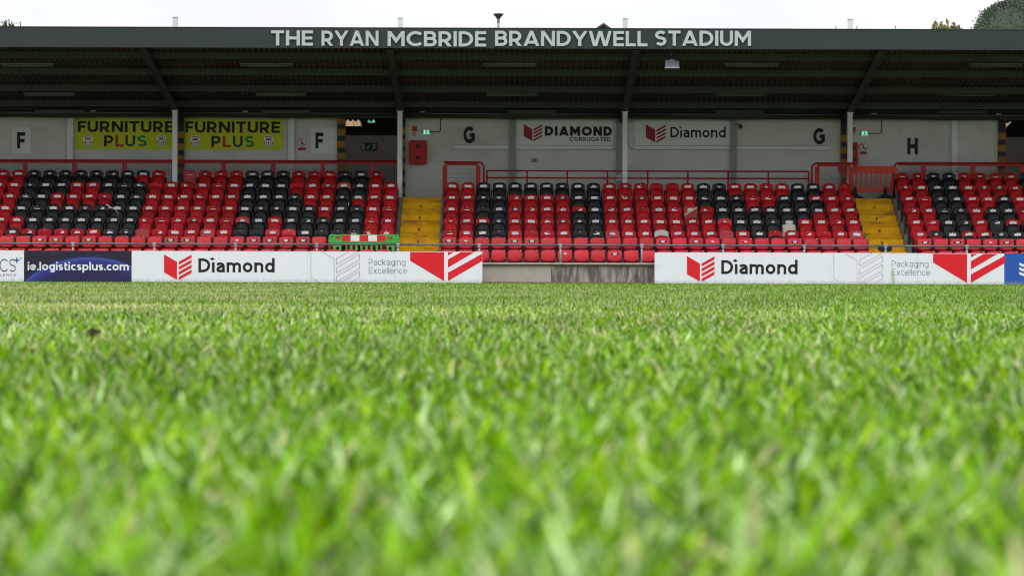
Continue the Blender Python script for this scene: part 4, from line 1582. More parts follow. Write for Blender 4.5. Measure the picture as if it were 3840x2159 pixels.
hole_panel(mb, gx0 + 0.005, gx1 - 0.01, gz0 + 0.02, zr - 0.001, YG + 0.008, YG + 0.042, slots)
part("slatted_body", mb, M_green_b, t)
bx = [gpx(X, 200)[0] for X in (668, 925, 1190, 1455, 1722, 1980)]
for i in range(5):
    mb = MB()
    mb.box(bx[i] + 0.001, bx[i + 1] - 0.001, YG - 0.006, YG - 0.001, gz1 - 0.19, gz1 - 0.022)
    part("reflective_band", mb, M_refl_r if i % 2 == 0 else M_refl_w, t, label="red reflective band" if i % 2 == 0 else "white reflective band")
for gx in (gpx(360, 210), gpx(2290, 190)):
    mb = MB()
    mb.prism([(gx[0] + 0.022 * math.cos(a * math.pi / 5), gx[1] + 0.02 * math.sin(a * math.pi / 5)) for a in range(10)], YG - 0.004, YG - 0.001)
    part("peg_hole", mb, mat("barrier_dark_green", (0.01, 0.12, 0.015), 0.6), t)

YO = 79.45
ox0, _ = P(3142, 650, YO); ox1, oz1 = P(3366, 623, YO)
_, oz0 = P(3250, 721, YO)
t = thing("plastic_barrier", "orange slatted plastic barrier on black feet at the top of the right stairs", "barrier", ((ox0 + ox1) / 2, YO, DECK))
mb = MB()
zr = oz1 - 0.20
mb.prism([(ox0 + 0.04, zr), (ox0, zr + 0.05), (ox0, oz1 - 0.06), (ox0 + 0.05, oz1), (ox1 - 0.12, oz1), (ox1 - 0.03, oz1 - 0.05), (ox1, oz1 - 0.13), (ox1 - 0.06, zr)], YO, YO + 0.045)
mb.box(ox0 + 0.5, ox1 - 0.15, YO - 0.008, YO - 0.001, zr + 0.03, zr + 0.055)
part("top_beam", mb, M_orange, t)
mb = MB()
slots = []
xa0, _ = P(3199, 650, YO)
w_ = 0.148
x = ox0 + 0.13
while x + 0.10 < ox1 - 0.13:
    slots.append((x, x + 0.105, oz0 + 0.13, zr - 0.004))
    x += w_
hole_panel(mb, ox0 + 0.10, ox1 - 0.12, oz0, zr - 0.001, YO + 0.006, YO + 0.038, slots)
part("slatted_body", mb, M_orange, t)
for u in (3205, 3318):
    cx, _ = P(u, 730, YO)
    mb = MB()
    pk = oz0 + 0.13
    mb.prism([(cx - 0.27, DECK + 0.002), (cx + 0.27, DECK + 0.002), (cx + 0.24, DECK + 0.03), (cx + 0.05, DECK + 0.13), (cx + 0.022, pk), (cx, pk + 0.04), (cx - 0.022, pk), (cx - 0.05, DECK + 0.13), (cx - 0.24, DECK + 0.03)], YO - 0.20, YO - 0.02)
    part("foot", mb, M_rubber, t)

# black rubber barrier foot lying on the lower steps
cx, cz = P(3314, 931, 74.6)
t = thing("rubber_foot", "oval black rubber block on the lower right stairs behind the grey pipe", "rubber block", (cx, 74.45, cz - 0.11))
mb = MB()
prof = []
for a in range(18):
    th = 2 * math.pi * a / 18
    r1 = 0.195 * (abs(math.cos(th)) ** 0.75) * (1 if math.cos(th) > 0 else -1)
    r2 = 0.105 * (abs(math.sin(th)) ** 0.8) * (1 if math.sin(th) > 0 else -1)
    prof.append((cx + r1, cz + r2))
mb.prism(prof, 74.30, 74.42)
part("block", mb, M_rubber, t)
mb = MB()
mb.prism([(cx - 0.02, cz - 0.05), (cx + 0.01, cz - 0.05), (cx + 0.03, cz + 0.0), (cx, cz + 0.0)], 74.29, 74.299)
part("slot", mb, M_bracket, t)

# ------------------------------------------------------------------ wall signs and fittings
YS = YW - 0.004
def wpx(u, v, Y=YS):
    return P(u, v, Y)
def rect_px(mb, u0, u1, v0, v1, y0, y1, mi=0):
    um, vm = (u0 + u1) / 2, (v0 + v1) / 2
    xa, _ = P(u0, vm, y0); xb, _ = P(u1, vm, y0)
    _, za = P(um, v1, y0); _, zb = P(um, v0, y0)
    mb.box(xa, xb, y0, y1, za, zb, mi)
    return xa, xb, za, zb
def block_letter(ch, label, u0, u1, v0, v1, panel=None):
    x, z = P((u0 + u1) / 2, v1, YS)
    t = thing("block_letter_sign", label, "letter sign", (x, YS, z), "block letters on the rear wall")
    if panel:
        mb = MB()
        rect_px(mb, *panel, YS - 0.014, YS)
        part("backing_panel", mb, M_whitebox, t)
    mb = MB()
    text_px(mb, ch, u0, u1, v0, v1, YS - 0.016, depth=0.001 if panel else 0.012, off=0.115)
    part("letter", mb, M_ink, t)
block_letter("F", "black letter F on white panel, left of both yellow banners", 64, 95, 496, 557, (45, 117, 478, 577))
block_letter("F", "black letter F between the yellow banners and the striped doorway", 1183, 1212.7, 497.6, 557, (1166, 1264, 480, 578))
block_letter("G", "black letter G right of the red cabinet by the left stairs", 1738, 1780, 474.5, 538)
block_letter("G", "black letter G left of the fourth column, near the right stairs", 3050, 3092.7, 480.5, 542)
block_letter("H", "black letter H on the rear wall above the right seat block", 3403, 3441.7, 518, 579)

def crest(parent, uc, vc, w, h):
    """club shield: white field, dark red stripes, a ball in the middle"""
    Y = YS - 0.02
    def q(a, b):
        return (uc + a * w / 2, vc + b * h / 2)
    out_ = [(-0.95, -0.85), (-0.5, -0.92), (0, -1.0), (0.5, -0.92), (0.95, -0.85), (1.0, 0.0), (0.8, 0.55), (0.45, 0.85), (0, 1.0), (-0.45, 0.85), (-0.8, 0.55), (-1.0, 0.0)]
    mb = MB()
    poly_px(mb, [q(*p) for p in out_], Y, 0.002, 0)
    Y2 = Y - 0.003
    poly_px(mb, [q(*p) for p in [(-0.8, -0.75), (0, -0.86), (0.8, -0.75), (0.8, -0.62), (0, -0.70), (-0.8, -0.62)]], Y2, 0.001, 1)
    for a in (-0.84, -0.50, -0.17, 0.17, 0.50, 0.84):
        bt = 0.50 if abs(a) > 0.7 else 0.76 if abs(a) > 0.4 else 0.92
        wd = 0.075
        if abs(a) > 0.3:
            poly_px(mb, [q(a - wd, -0.05), q(a + wd, -0.05), q(a + wd, bt - 0.05), q(a - wd, bt)], Y2, 0.001, 1)
        else:
            poly_px(mb, [q(a - wd, 0.56), q(a + wd, 0.56), q(a + wd, bt - 0.02), q(a - wd, bt - 0.02)], Y2, 0.001, 2)
    poly_px(mb, [q(*p) for p in [(-0.65, -0.45), (0, -0.52), (0.65, -0.45), (0.55, -0.18), (-0.55, -0.18)]], Y2, 0.001, 3)
    poly_px(mb, [q(0.17 * math.cos(k * 1.2566 + 0.3), 0.28 + 0.14 * math.sin(k * 1.2566 + 0.3)) for k in range(5)], Y2, 0.001, 2)
    for k in range(5):
        a = k * 1.2566 + 0.9
        poly_px(mb, [q(0.40 * math.cos(a - 0.25), 0.28 + 0.30 * math.sin(a - 0.25)), q(0.40 * math.cos(a + 0.25), 0.28 + 0.30 * math.sin(a + 0.25)),
                     q(0.30 * math.cos(a), 0.28 + 0.22 * math.sin(a))], Y2, 0.001, 2)
    part("crest", mb, [M_crest_w, M_crest_r, M_ink, M_greyp], parent)
def banner(label, u0, u1, v0, v1, tu0, tu1, tv0, tv1, pu, cu):
    x, z = P((u0 + u1) / 2, v1, YS)
    t = thing("advertising_banner", label, "banner", (x, YS, z), "yellow banners on the rear wall")
    mb = MB()
    rect_px(mb, u0, u1, v0, v1, YS - 0.014, YS)
    part("sheet", mb, M_banner, t)
    mb = MB()
    text_px(mb, "FURNITURE", tu0, tu1, tv0, tv1, YS - 0.016, off=0.105, gap=0.11)
    part("lettering", mb, M_ink, t)
    for ch, (a, b), m in zip("PLUS", pu, (M_ink, M_txtred, M_txtnavy, M_txtgreen)):
        mb = MB()
        text_px(mb, ch, a, b, tv0 + 53.5, tv1 + 54, YS - 0.016, off=0.098)
        part("lettering", mb, m, t)
    for c in cu:
        crest(t, c, (tv0 + tv1) / 2 + 53.5, 35, 46)
banner("yellow banner with black lettering left of the first column", 282.7, 652, 446, 560, 292, 652, 454.5, 496,
       [(390.5, 425), (433, 464), (470.5, 507), (515.5, 551)], [330, 605.5])
banner("yellow banner with black lettering right of the first column", 692, 1060, 449, 561.5, 695, 1051, 456.5, 498.5,
       [(793, 827.5), (835.5, 867), (873.5, 910), (918.5, 954)], [732.5, 1007.5])

def logo_board(label, u0, u1, v0, v1, lu, lv, ls, texts):
    x, z = P((u0 + u1) / 2, v1, YS)
    t = thing("logo_board", label, "sign board", (x, YS, z), "white logo boards on the rear wall")
    mb = MB()
    rect_px(mb, u0, u1, v0, v1, YS - 0.020, YS)
    part("panel", mb, M_whitebox, t)
    mb = MB()
    rect_px(mb, u0 - 2, u1 + 2, v1 + 0.6, v1 + 2.0, YS - 0.03, YS)
    part("frame_edge", mb, M_duct, t)
    mb = MB()
    book_logo(mb, lu, lv, ls, YS - 0.021)
    part("book_logo", mb, mat("sign_dark_red", (0.30, 0.012, 0.018), 0.5), t)
    mb = MB()
    for s, a, b, c, d, off in texts:
        text_px(mb, s, a, b, c, d, YS - 0.022, off=off)
        if s.startswith("Dı"):
            ic = a + (b - a) * 0.183
            poly_px(mb, [(ic - 6, c + 2.5), (ic, c + 6), (ic + 6, c + 2.5), (ic, c - 1)], YS - 0.022, 0.001)
    part("lettering", mb, M_ink, t)
logo_board("white logo board with heavy black capitals, left of the third column", 1933, 2299, 452, 545, 1964, 466, 0.67,
           [("DIAMOND", 2043, 2295, 474.5, 510, 0.135), ("CORRUGATED", 2135, 2290, 515, 530, 0.10)])
logo_board("white logo board with mixed-case black lettering, right of the third column", 2380, 2751, 453, 546, 2422, 467, 0.72,
           [("Dıamond", 2514, 2721, 475.5, 516, 0.085)])
# long white trunking strips under the logo boards
def trunking(label, u0, u1, v0, v1, turn):
    x, z = P((u0 + u1) / 2, v1, YS)
    t = thing("wall_trunking", label, "trunking", (x, YS, z), "white trunking under the logo boards")
    mb = MB()
    xa, xb, za, zb = rect_px(mb, u0, u1, v0, v1, YS - 0.032, YS - 0.022)
    part("strip", mb, M_whitebox, t)
    mb = MB()
    mb.box(xa - 0.006, xb + 0.006, YS - 0.03, YS - 0.024, zb + 0.001, zb + 0.010)
    mb.box(xa - 0.006, xb + 0.006, YS - 0.034, YS - 0.024, za - 0.010, za - 0.001)
    x_e = xb if turn > 0 else xa
    s = 1 if turn > 0 else -1
    pts = [(x_e, YS - 0.03, za), (x_e + s * 0.10, YS - 0.03, za + 0.03), (x_e + s * 0.17, YS - 0.03, za + 0.10), (x_e + s * 0.20, YS - 0.03, za + 0.22), (x_e + s * 0.20, YS - 0.03, 4.9)]
    mb.tube(pts, 0.007, 6)
    part("dark_edge", mb, M_duct, t)
trunking("long white wall strip left of the third column", 1703, 2298, 546, 560, 1)
trunking("long white wall strip right of the third column", 2378, 3116, 547.5, 562, -1)

def exit_light(label, u0, u1, v0, v1, Y, conduit=None):
    x, z = P((u0 + u1) / 2, v1, Y)
    t = thing("exit_light", label, "exit light", (x, Y, z), "lit green exit lights")
    mb = MB()
    xa, xb, za, zb = rect_px(mb, u0, u1, v0, v1, Y - 0.05, Y - 0.003)
    part("housing", mb, M_exits, t)
    w, h = xb - xa, zb - za
    mb = MB()
    mb.box(xa + w * 0.04, xb - w * 0.04, Y - 0.056, Y - 0.051, za + h * 0.12, zb - h * 0.1)
    part("lit_panel", mb, M_exit, t)
    # arrow, door and running figure in white
    mb = MB()
    def q(a, b):
        return (xa + w * a, za + h * b)
    mb.prism([q(0.20, 0.25), q(0.40, 0.25), q(0.40, 0.45), q(0.30, 0.45), q(0.30, 0.60), q(0.44, 0.62), q(0.44, 0.78), q(0.20, 0.78)], Y - 0.060, Y - 0.057)
    mb.prism([q(0.62, 0.22), q(0.70, 0.22), q(0.73, 0.45), q(0.80, 0.25), q(0.88, 0.25), q(0.80, 0.55), q(0.86, 0.72), q(0.76, 0.82), q(0.62, 0.74), q(0.66, 0.62), q(0.72, 0.64), q(0.66, 0.40)], Y - 0.060, Y - 0.057)
    mb.box(*[q(0.03, 0)[0], q(0.97, 0)[0]], Y - 0.058, Y - 0.0565, za, za + h * 0.10)
    mb.box(*[q(0.10, 0)[0], q(0.90, 0)[0]], Y - 0.058, Y - 0.0565, zb - h * 0.12, zb - h * 0.05)
    part("pictogram", mb, M_exitw, t)
    if conduit:
        mb = MB()
        zc = (za + zb) / 2
        xc, _ = P(conduit, v0, Y)
        mb.tube([(xb, Y - 0.02, zc), (xc - 0.06, Y - 0.02, zc), (xc - 0.01, Y - 0.02, zc + 0.03), (xc, Y - 0.02, zc + 0.08), (xc, Y - 0.02, 5.0)], 0.012, 6)
        part("conduit", mb, M_duct, t)
exit_light("lit green exit light hanging in the dark doorway left of the second column", 1378, 1408, 442.5, 460, 82.8)
exit_light("lit green exit light above the large red cabinet", 1584, 1612.6, 487.5, 503, YS, 1652)
exit_light("lit green exit light above the prohibition sign by the fourth column", 3226.7, 3256, 492, 508.5, YS, 3305)
x, z = P(1385, 566, 83.4)
t = thing("exit_sign", "unlit dark green exit sign with running figure on the passage wall", "exit sign", (x, 83.45, z))
mb = MB(); xa, xb, za, zb = rect_px(mb, 1355, 1415, 536, 566, 83.42, 83.45)
part("panel", mb, M_exits, t)
w, h = xb - xa, zb - za
mb = MB()
def q(a, b): return (xa + w * a, za + h * b)
mb.prism([q(0.04, 0.1), q(0.22, 0.1), q(0.22, 0.9), q(0.04, 0.9)], 83.414, 83.418)
mb.prism([q(0.32, 0.25), q(0.50, 0.25), q(0.46, 0.38), q(0.58, 0.72), q(0.50, 0.74), q(0.40, 0.48), q(0.34, 0.60)], 83.414, 83.418)
mb.prism([q(0.70, 0.15), q(0.76, 0.15), q(0.78, 0.42), q(0.88, 0.20), q(0.93, 0.24), q(0.86, 0.56), q(0.92, 0.74), q(0.80, 0.90), q(0.68, 0.80), q(0.76, 0.72), q(0.72, 0.42)], 83.414, 83.418)
part("pictogram", mb, M_exitsw, t)

def cabinet(label, u0, u1, v0, v1):
    x, z = P((u0 + u1) / 2, v1, YS)
    t = thing("fire_cabinet", label, "fire cabinet", (x, YS, z), "red fire cabinets on the rear wall")
    xa, zb = P(u0, v0, YS - 0.2); xb, za = P(u1, v1, YS - 0.2)
    c = 0.05
    mb = MB()
    mb.prism([(xa, za + c * 1.3), (xa + c, za), (xb - c, za), (xb, za + c * 1.3), (xb, zb - c), (xb - c * 0.7, zb), (xa + c * 0.7, zb), (xa, zb - c)], YS - 0.16, YS - 0.001)
    part("body", mb, M_cab, t)
    mb = MB()
    mb.prism([(xa + 0.04, za + c * 2), (xa + 0.09, za + 0.05), (xb - 0.09, za + 0.05), (xb - 0.04, za + c * 2), (xb - 0.04, zb - c * 1.4), (xb - 0.08, zb - 0.04), (xa + 0.08, zb - 0.04), (xa + 0.04, zb - c * 1.4)], YS - 0.20, YS - 0.161)
    part("door", mb, M_cab, t)
    for fz in (0.76, 0.28):
        mb = MB()
        zc = za + (zb - za) * fz
        xc = (xa + xb) / 2 + 0.01
        mb.box(xc - 0.08, xc + 0.08, YS - 0.204, YS - 0.201, zc - 0.055, zc + 0.055)
        part("notice", mb, mat("notice_dark_red", (0.06, 0.008, 0.02), 0.5), t)
cabinet("large red fire cabinet on the wall right of the second column", 1533, 1600, 526, 617)
cabinet("red fire cabinet half hidden behind the fourth column", 3176, 3217, 534, 625)

def small_sign(name, label, cat, pieces, u, v, group=None):
    x, z = P(u, v, YS)
    t = thing(name, label, cat, (x, YS, z), group)
    for nm, m, f in pieces:
        mb = MB(); f(mb)
        part(nm, mb, m, t)
M_firesign = mat("fire_sign_orange", (0.35, 0.08, 0.015), 0.6, var=0.1)
M_signred = mat("sign_red", (0.30, 0.035, 0.035), 0.5)
for (u0, lab) in ((1546, "faded orange fire notice above the large red cabinet"), (3190, "faded orange fire notice beside the fourth column")):
    dv = 0 if u0 == 1546 else 4
    def fpl(mb, u0=u0, dv=dv):
        rect_px(mb, u0, u0 + 18, 473 + dv, 494 + dv, YS - 0.008, YS)
    def fl(mb, u0=u0, dv=dv):
        for k in range(3):
            rect_px(mb, u0 + 1, u0 + 15 - 2 * k, 497 + dv + 5 * k, 500 + dv + 5 * k, YS - 0.006, YS)
    small_sign("fire_notice", lab, "notice", [("plate", M_firesign, fpl), ("text_line", M_firesign, fl)], u0 + 9, 510, "orange fire notices")
for (uc, vc, lab) in ((1132.5, 535.5, "round no-entry pictogram sign left of the black letter F by the striped doorway"),
                      (3238, 551, "round no-entry pictogram sign under the right-hand exit light")):
    def ring(mb, uc=uc, vc=vc):
        pts = [(uc + 15 * math.cos(a * math.pi / 10), vc + 14.5 * math.sin(a * math.pi / 10)) for a in range(21)]
        stroke(mb, pts, 2.6, YS - 0.012)
        stroke(mb, [(uc - 10, vc - 10), (uc + 10, vc + 10)], 2.6, YS - 0.0135)
    def man(mb, uc=uc, vc=vc):
        poly_px(mb, [(uc - 2, vc - 9), (uc + 2, vc - 9), (uc + 2, vc - 5), (uc - 2, vc - 5)], YS - 0.010, 0.001)
        poly_px(mb, [(uc - 6, vc - 2), (uc + 6, vc - 3), (uc + 2, vc + 1), (uc + 5, vc + 9), (uc + 2, vc + 9), (uc - 1, vc + 4), (uc - 4, vc + 9), (uc - 6, vc + 8), (uc - 2, vc)], YS - 0.010, 0.001)
    def back(mb, uc=uc, vc=vc):
        rect_px(mb, uc - 17, uc + 17, vc - 17, vc + 31, YS - 0.008, YS)
    def lab_(mb, uc=uc, vc=vc):
        rect_px(mb, uc - 14.5, uc + 14.5, vc + 18, vc + 29, YS - 0.012, YS - 0.0085)
    small_sign("prohibition_sign", lab, "sign", [("plate", M_whitebox, back), ("ring", M_signred, ring), ("pictogram", M_ink, man), ("red_caption", M_signred, lab_)], uc, vc + 30, "round prohibition signs")
def gbox(mb):
    rect_px(mb, 1995, 2012, 595, 607, YS - 0.06, YS)
def gface(mb):
    rect_px(mb, 1996.5, 2010.5, 596.5, 605.5, YS - 0.066, YS - 0.061)
small_sign("socket_box", "small grey socket box on the wall below the left logo board", "socket box", [("box", M_duct, gbox), ("cover", M_pil, gface)], 2003, 607)
def cam_b(mb):
    rect_px(mb, 2773, 2783, 468, 480, YS - 0.18, YS - 0.05)
def cam_a(mb):
    rect_px(mb, 2757, 2775, 464.5, 467, YS - 0.12, YS)
    rect_px(mb, 2776.5, 2780, 480.5, 484, YS - 0.20, YS - 0.08)
small_sign("security_camera", "small dark security camera right of the mixed-case logo board", "camera", [("housing", M_rubber, cam_b), ("arm", M_duct, cam_a)], 2778, 483)
for (ua, ub, va, vb) in ((2309, 2332, 656, 679), (2353.5, 2366, 656, 672)):
    x, z = P((ua + ub) / 2, vb, YC)
    t = thing("junction_box", "grey junction box on the left side of the third column" if ua == 2309 else "grey junction box on the right side of the third column", "junction box", (x, YC, z), "junction boxes on the third column")
    mb = MB(); rect_px(mb, ua, ub, va, vb, YC - 0.05, YC + 0.05); part("box", mb, M_pil, t)
    mb = MB(); rect_px(mb, ua + 2, ub - 2, va + 2, vb - 2, YC - 0.06, YC - 0.051); part("lid", mb, M_galvl, t)

# strip lights under the roof
def batten(u, v, Y, row, nm):
    x, z = P(u, v, Y)
    t = thing("strip_light", f"{nm} unlit strip light in the {row} row under the roof", "strip light", (x, Y, z), "unlit strip lights under the roof")
    mb = MB()
    mb.box(x - 0.74, x + 0.74, Y - 0.035, Y + 0.035, z + 0.03, z + 0.07)
    part("housing", mb, M_batten, t)
    mb = MB()
    mb.tube([(x - 0.72, Y, z), (x + 0.72, Y, z)], 0.026, 8)
    part("diffuser", mb, M_batten, t, True)
    mb = MB()
    for s in (-0.5, 0.5):
        mb.box(x + s - 0.006, x + s + 0.006, Y - 0.006, Y + 0.006, z + 0.071, roofz(Y) + 0.2)
    part("hanger", mb, M_duct, t)
names = ["leftmost", "second", "middle", "fourth", "rightmost"]
for nm, uu in zip(names, (103, 1000, 1911, 2817, 3735)):
    batten(uu, 247.5 - 0.003 * 0, 74.05, "front", nm)
for nm, uu in zip(names, (186, 1054, 1918, 2776, 3634)):
    batten(uu, 358, 77.5, "middle", nm)
for nm, uu in zip(names, (225, 1072, 1995, 2771, 3606)):
    batten(uu, 423, 79.75, "rear", nm)
for u, v, lab in ((351, 416, "first column"), (921, 419, "striped doorway"), (1584, 419, "second column"), (3276, 428, "fourth column"), (3742, 430, "right edge")):
    x, z = P(u, v, 80.1)
    t = thing("emergency_lamp", f"small pale emergency lamp under the rear eaves near the {lab}", "lamp", (x, 80.1, z), "small emergency lamps under the eaves")
    mb = MB(); mb.box(x - 0.08, x + 0.08, 80.05, 80.15, z - 0.035, z + 0.035); part("body", mb, M_batten, t)
    mb = MB(); mb.box(x - 0.07, x + 0.07, 80.035, 80.049, z - 0.028, z + 0.022); part("diffuser", mb, M_whitebox, t)

# floodlight below the roof edge
YL = 72.75
x, z = P(2520, 262, YL)
t = thing("floodlight", "silver three-panel floodlight hanging under the roof edge", "floodlight", (x, YL, z))
def lp(X, Yp): return P(2480 + X / 14.475, 180 + Yp / 14.475, YL)
mb = MB()
a, b = lp(165, 1105), lp(985, 1180)
mb.box(a[0], b[0], YL - 0.06, YL + 0.16, b[1], a[1])
part("tray", mb, M_duct, t)
for (X0, X1, Y0) in ((215, 440, 665), (455, 735, 620), (750, 965, 700)):
    a, b = lp(X0, Y0), lp(X1, 1060)
    mb = MB()
    mb.add([(a[0], YL - 0.01, b[1]), (b[0], YL - 0.01, b[1]), (b[0], YL + 0.09, a[1]), (a[0], YL + 0.09, a[1]),
            (a[0], YL + 0.02, b[1]), (b[0], YL + 0.02, b[1]), (b[0], YL + 0.12, a[1]), (a[0], YL + 0.12, a[1])],
           [(0, 1, 2, 3), (5, 4, 7, 6), (1, 5, 6, 2), (4, 0, 3, 7), (3, 2, 6, 7), (4, 5, 1, 0)])
    part("glass_panel", mb, M_silver, t)
mb = MB()
a, b = lp(180, 1060), lp(970, 1100)
mb.box(a[0], b[0], YL - 0.055, YL + 0.0, b[1], a[1])
part("lip", mb, M_board, t)
mb = MB()
a, b = lp(450, 620), lp(740, 300)
mb.box(a[0], b[0], YL + 0.13, YL + 0.17, lp(0, 620)[1], lp(0, 330)[1])
c = lp(550, 340)
mb.tube([(c[0] + 0.02, YL + 0.15, c[1]), (c[0] + 0.02, YL + 0.15, 6.42)], 0.012, 6)
for X in (230, 930):
    q0 = lp(X, 640); q1 = lp(X, 480)
    mb.tube([(q0[0], YL + 0.14, q0[1] - 0.05), (q1[0], YL + 0.15, q1[1])], 0.008, 6)
mb.tube([(lp(230, 480)[0], YL + 0.15, lp(0, 480)[1]), (lp(930, 480)[0], YL + 0.15, lp(0, 480)[1])], 0.008, 6)
part("bracket", mb, M_bracket, t)
mb = MB()
mb.lathe([(0.0, -0.02), (0.016, -0.014), (0.02, 0), (0.016, 0.014), (0.0, 0.02)], (c[0], YL - 0.02, c[1]), 10)
part("bolt_cap", mb, M_galvl, t, True)

# ------------------------------------------------------------------ litter on the seats
def slat(label, u0, v0, u1, v1, Y, w, m, cat="slat", name="broken_slat", bend=0.0):
    a = P(u0, v0, Y); b = P(u1, v1, Y)
    dx, dz = b[0] - a[0], b[1] - a[1]
    L = math.hypot(dx, dz)
    nx, nz = -dz / L * w / 2, dx / L * w / 2
    mb = MB()
    n = 8
    up, lo = [], []
    for i in range(n + 1):
        s = i / n
        o = bend * math.sin(math.pi * s) + 0.12 * w * math.sin(7 * s)
        ww = 0.75 + 0.35 * math.sin(3.1 * s + 0.4)
        px, pz = a[0] + dx * s + nx / (w / 2) * o, a[1] + dz * s + nz / (w / 2) * o
        up.append((px + nx * ww, pz + nz * ww)); lo.append((px - nx * ww, pz - nz * ww))
    mb.prism([(p[0] - a[0], p[1] - a[1]) for p in up + lo[::-1]], -0.012, 0.0)
    obj(name, mb.mesh(name, m), loc=(a[0], Y, a[1]), label=label, category=cat)
slat("tan splintered slat lying across a red seat in the middle block", 2565, 808, 2615, 777, rowY(4) - 0.03, 0.055, M_wood)
slat("small tan rag hanging on a red seat behind the bare wall gap", 2331, 733, 2343, 750, rowY(3) - 0.03, 0.045, M_wood, "rag", "torn_rag")
slat("thin white ribbon end trailing over a red seat in the left block", 406, 781, 443, 801, rowY(4) - 0.13, 0.02, M_cloth, "ribbon", "torn_ribbon", 0.07)
slat("short white ribbon tuft on a red seat in the left block", 398, 767, 420, 779, rowY(4) - 0.03, 0.03, M_cloth, "ribbon", "torn_ribbon")
slat("small white paper scrap on a red seat in the left block", 668, 743, 674, 745, rowY(3) - 0.16, 0.04, M_cloth, "paper scrap", "paper_scrap")
slat("thin white straw between black seats near the green barrier", 1307, 758, 1307.5, 772, rowY(4) - 0.14, 0.012, M_cloth, "straw", "paper_straw")

# ------------------------------------------------------------------ beyond the roof
def leafmass(name, parts_, n, size, pal, parent, seed, sq=2.0):
    """leaf-clump faces through ellipsoids; parts_ = list of (cx, cy, cz, rx, ry, rz)"""
    rg = np.random.default_rng(seed)
    V, F, MI = [], [], []
    tot = sum(p[3] * p[5] for p in parts_)
    k = 0
    for (cx, cy, cz, rx, ry, rz) in parts_:
        m = int(n * rx * rz / tot)
        for i in range(m):
            d = rg.normal(size=3); d /= (np.abs(d) ** sq).sum() ** (1 / sq)
            lump = 1 + 0.07 * math.sin(d[0] * 9 + seed) * math.sin(d[2] * 11) + 0.05 * math.sin(d[1] * 14 + d[2] * 7)
            rr = lump * (0.80 + 0.22 * rg.random() ** 0.5 + (0.06 if rg.random() < 0.08 else 0)) if sq <= 2 else 0.955 + 0.045 * rg.random() + 0.012 * math.sin(d[0] * 40 + seed) * math.sin(d[1] * 33) + (0.02 if rg.random() < 0.05 else 0)
            c = np.array([cx + d[0] * rx * rr, cy + d[1] * ry * rr, cz + d[2] * rz * rr])
            if c[2] < 0.3:
                continue
            a = rg.normal(size=3) + d * 1.2 + np.array([0, 0, 0.5]); a /= np.linalg.norm(a)
            b = np.cross(a, rg.normal(size=3)); b /= np.linalg.norm(b)
            s = size * (0.5 + rg.random())
            o = len(V)
            V += [tuple(c - b * s * 0.35), tuple(c + a * s), tuple(c + b * s * 0.35), tuple(c - a * s * 0.5)]
            F.append((o, o + 1, o + 2, o + 3))
            g = 0.5 + 0.5 * math.sin(c[0] * 1.3 + seed) * math.sin(c[2] * 1.7 + 1)
            MI.append(min(2, int(rg.random() * 1.4 + g * 1.6)))
        if sq > 2:      # inner shell in the darkest leaf colour that keeps the crown opaque
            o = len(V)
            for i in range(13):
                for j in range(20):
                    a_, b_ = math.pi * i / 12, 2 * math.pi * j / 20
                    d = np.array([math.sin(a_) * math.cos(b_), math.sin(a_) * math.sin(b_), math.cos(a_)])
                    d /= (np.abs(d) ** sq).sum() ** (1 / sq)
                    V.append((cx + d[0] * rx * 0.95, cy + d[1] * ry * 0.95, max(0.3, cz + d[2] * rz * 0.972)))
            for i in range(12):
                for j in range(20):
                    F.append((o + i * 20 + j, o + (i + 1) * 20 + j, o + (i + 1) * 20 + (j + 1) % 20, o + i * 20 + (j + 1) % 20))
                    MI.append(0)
    me = bpy.data.meshes.new(name)
    me.from_pydata(V, [], F)
    for m_ in pal:
        me.materials.append(m_)
    me.polygons.foreach_set("material_index", MI)
    o = part(name, me, None, parent)
    return o
M_c1 = mat("conifer_dark", (0.075, 0.105, 0.072), 0.8, var=0.3)  # conifer greens are lightened, distance haze put into their colour
M_c2 = mat("conifer_mid", (0.105, 0.142, 0.098), 0.8, var=0.3)
M_c3 = mat("conifer_pale", (0.15, 0.185, 0.13), 0.8, var=0.3)
M_l1 = mat("leaf_olive_dark", (0.09, 0.10, 0.02), 0.8, var=0.3)
M_l2 = mat("leaf_olive", (0.16, 0.17, 0.035), 0.8, var=0.3)
M_l3 = mat("leaf_yellow_green", (0.19, 0.19, 0.045), 0.8, var=0.3)
M_bark = mat("bark_brown", (0.10, 0.075, 0.05), 0.9, var=0.3, bump=0.4)
def tree(name, label, x, y, masses, trunk_r, trunk_h, n, size, pal, seed, sq=2.0):
    t = thing(name, label, "tree", (x, y, 0))
    mb = MB()
    mb.tube([(x, y, 0), (x + 0.1, y, trunk_h * 0.5), (x, y, trunk_h)], [trunk_r, trunk_r * 0.8, trunk_r * 0.4], 10)
    for k in range(6):
        a = k * 1.05
        z0 = trunk_h * (0.4 + 0.1 * k)
        mb.tube([(x, y, z0), (x + math.cos(a) * trunk_h * 0.12, y + math.sin(a) * trunk_h * 0.12, z0 + trunk_h * 0.12)], [trunk_r * 0.35, trunk_r * 0.12], 6)
    part("trunk", mb, M_bark, t)
    leafmass("crown", masses, n, size, pal, t, seed, sq)
CP = [M_c1, M_c2, M_c3]
tree("conifer_tree", "tall dark conifer rising above the roof at the right edge", 22.3, 112, [(22.4, 112, 6.2, 3.0, 2.75, 5.60)], 0.35, 9.5, 70000, 0.075, CP, 3, 6)
tree("conifer_tree", "second tall conifer beside the first, cut by the right edge", 25.0, 114, [(25.4, 114, 6.5, 3.0, 3.0, 5.6)], 0.35, 9.8, 60000, 0.075, CP, 5, 5)
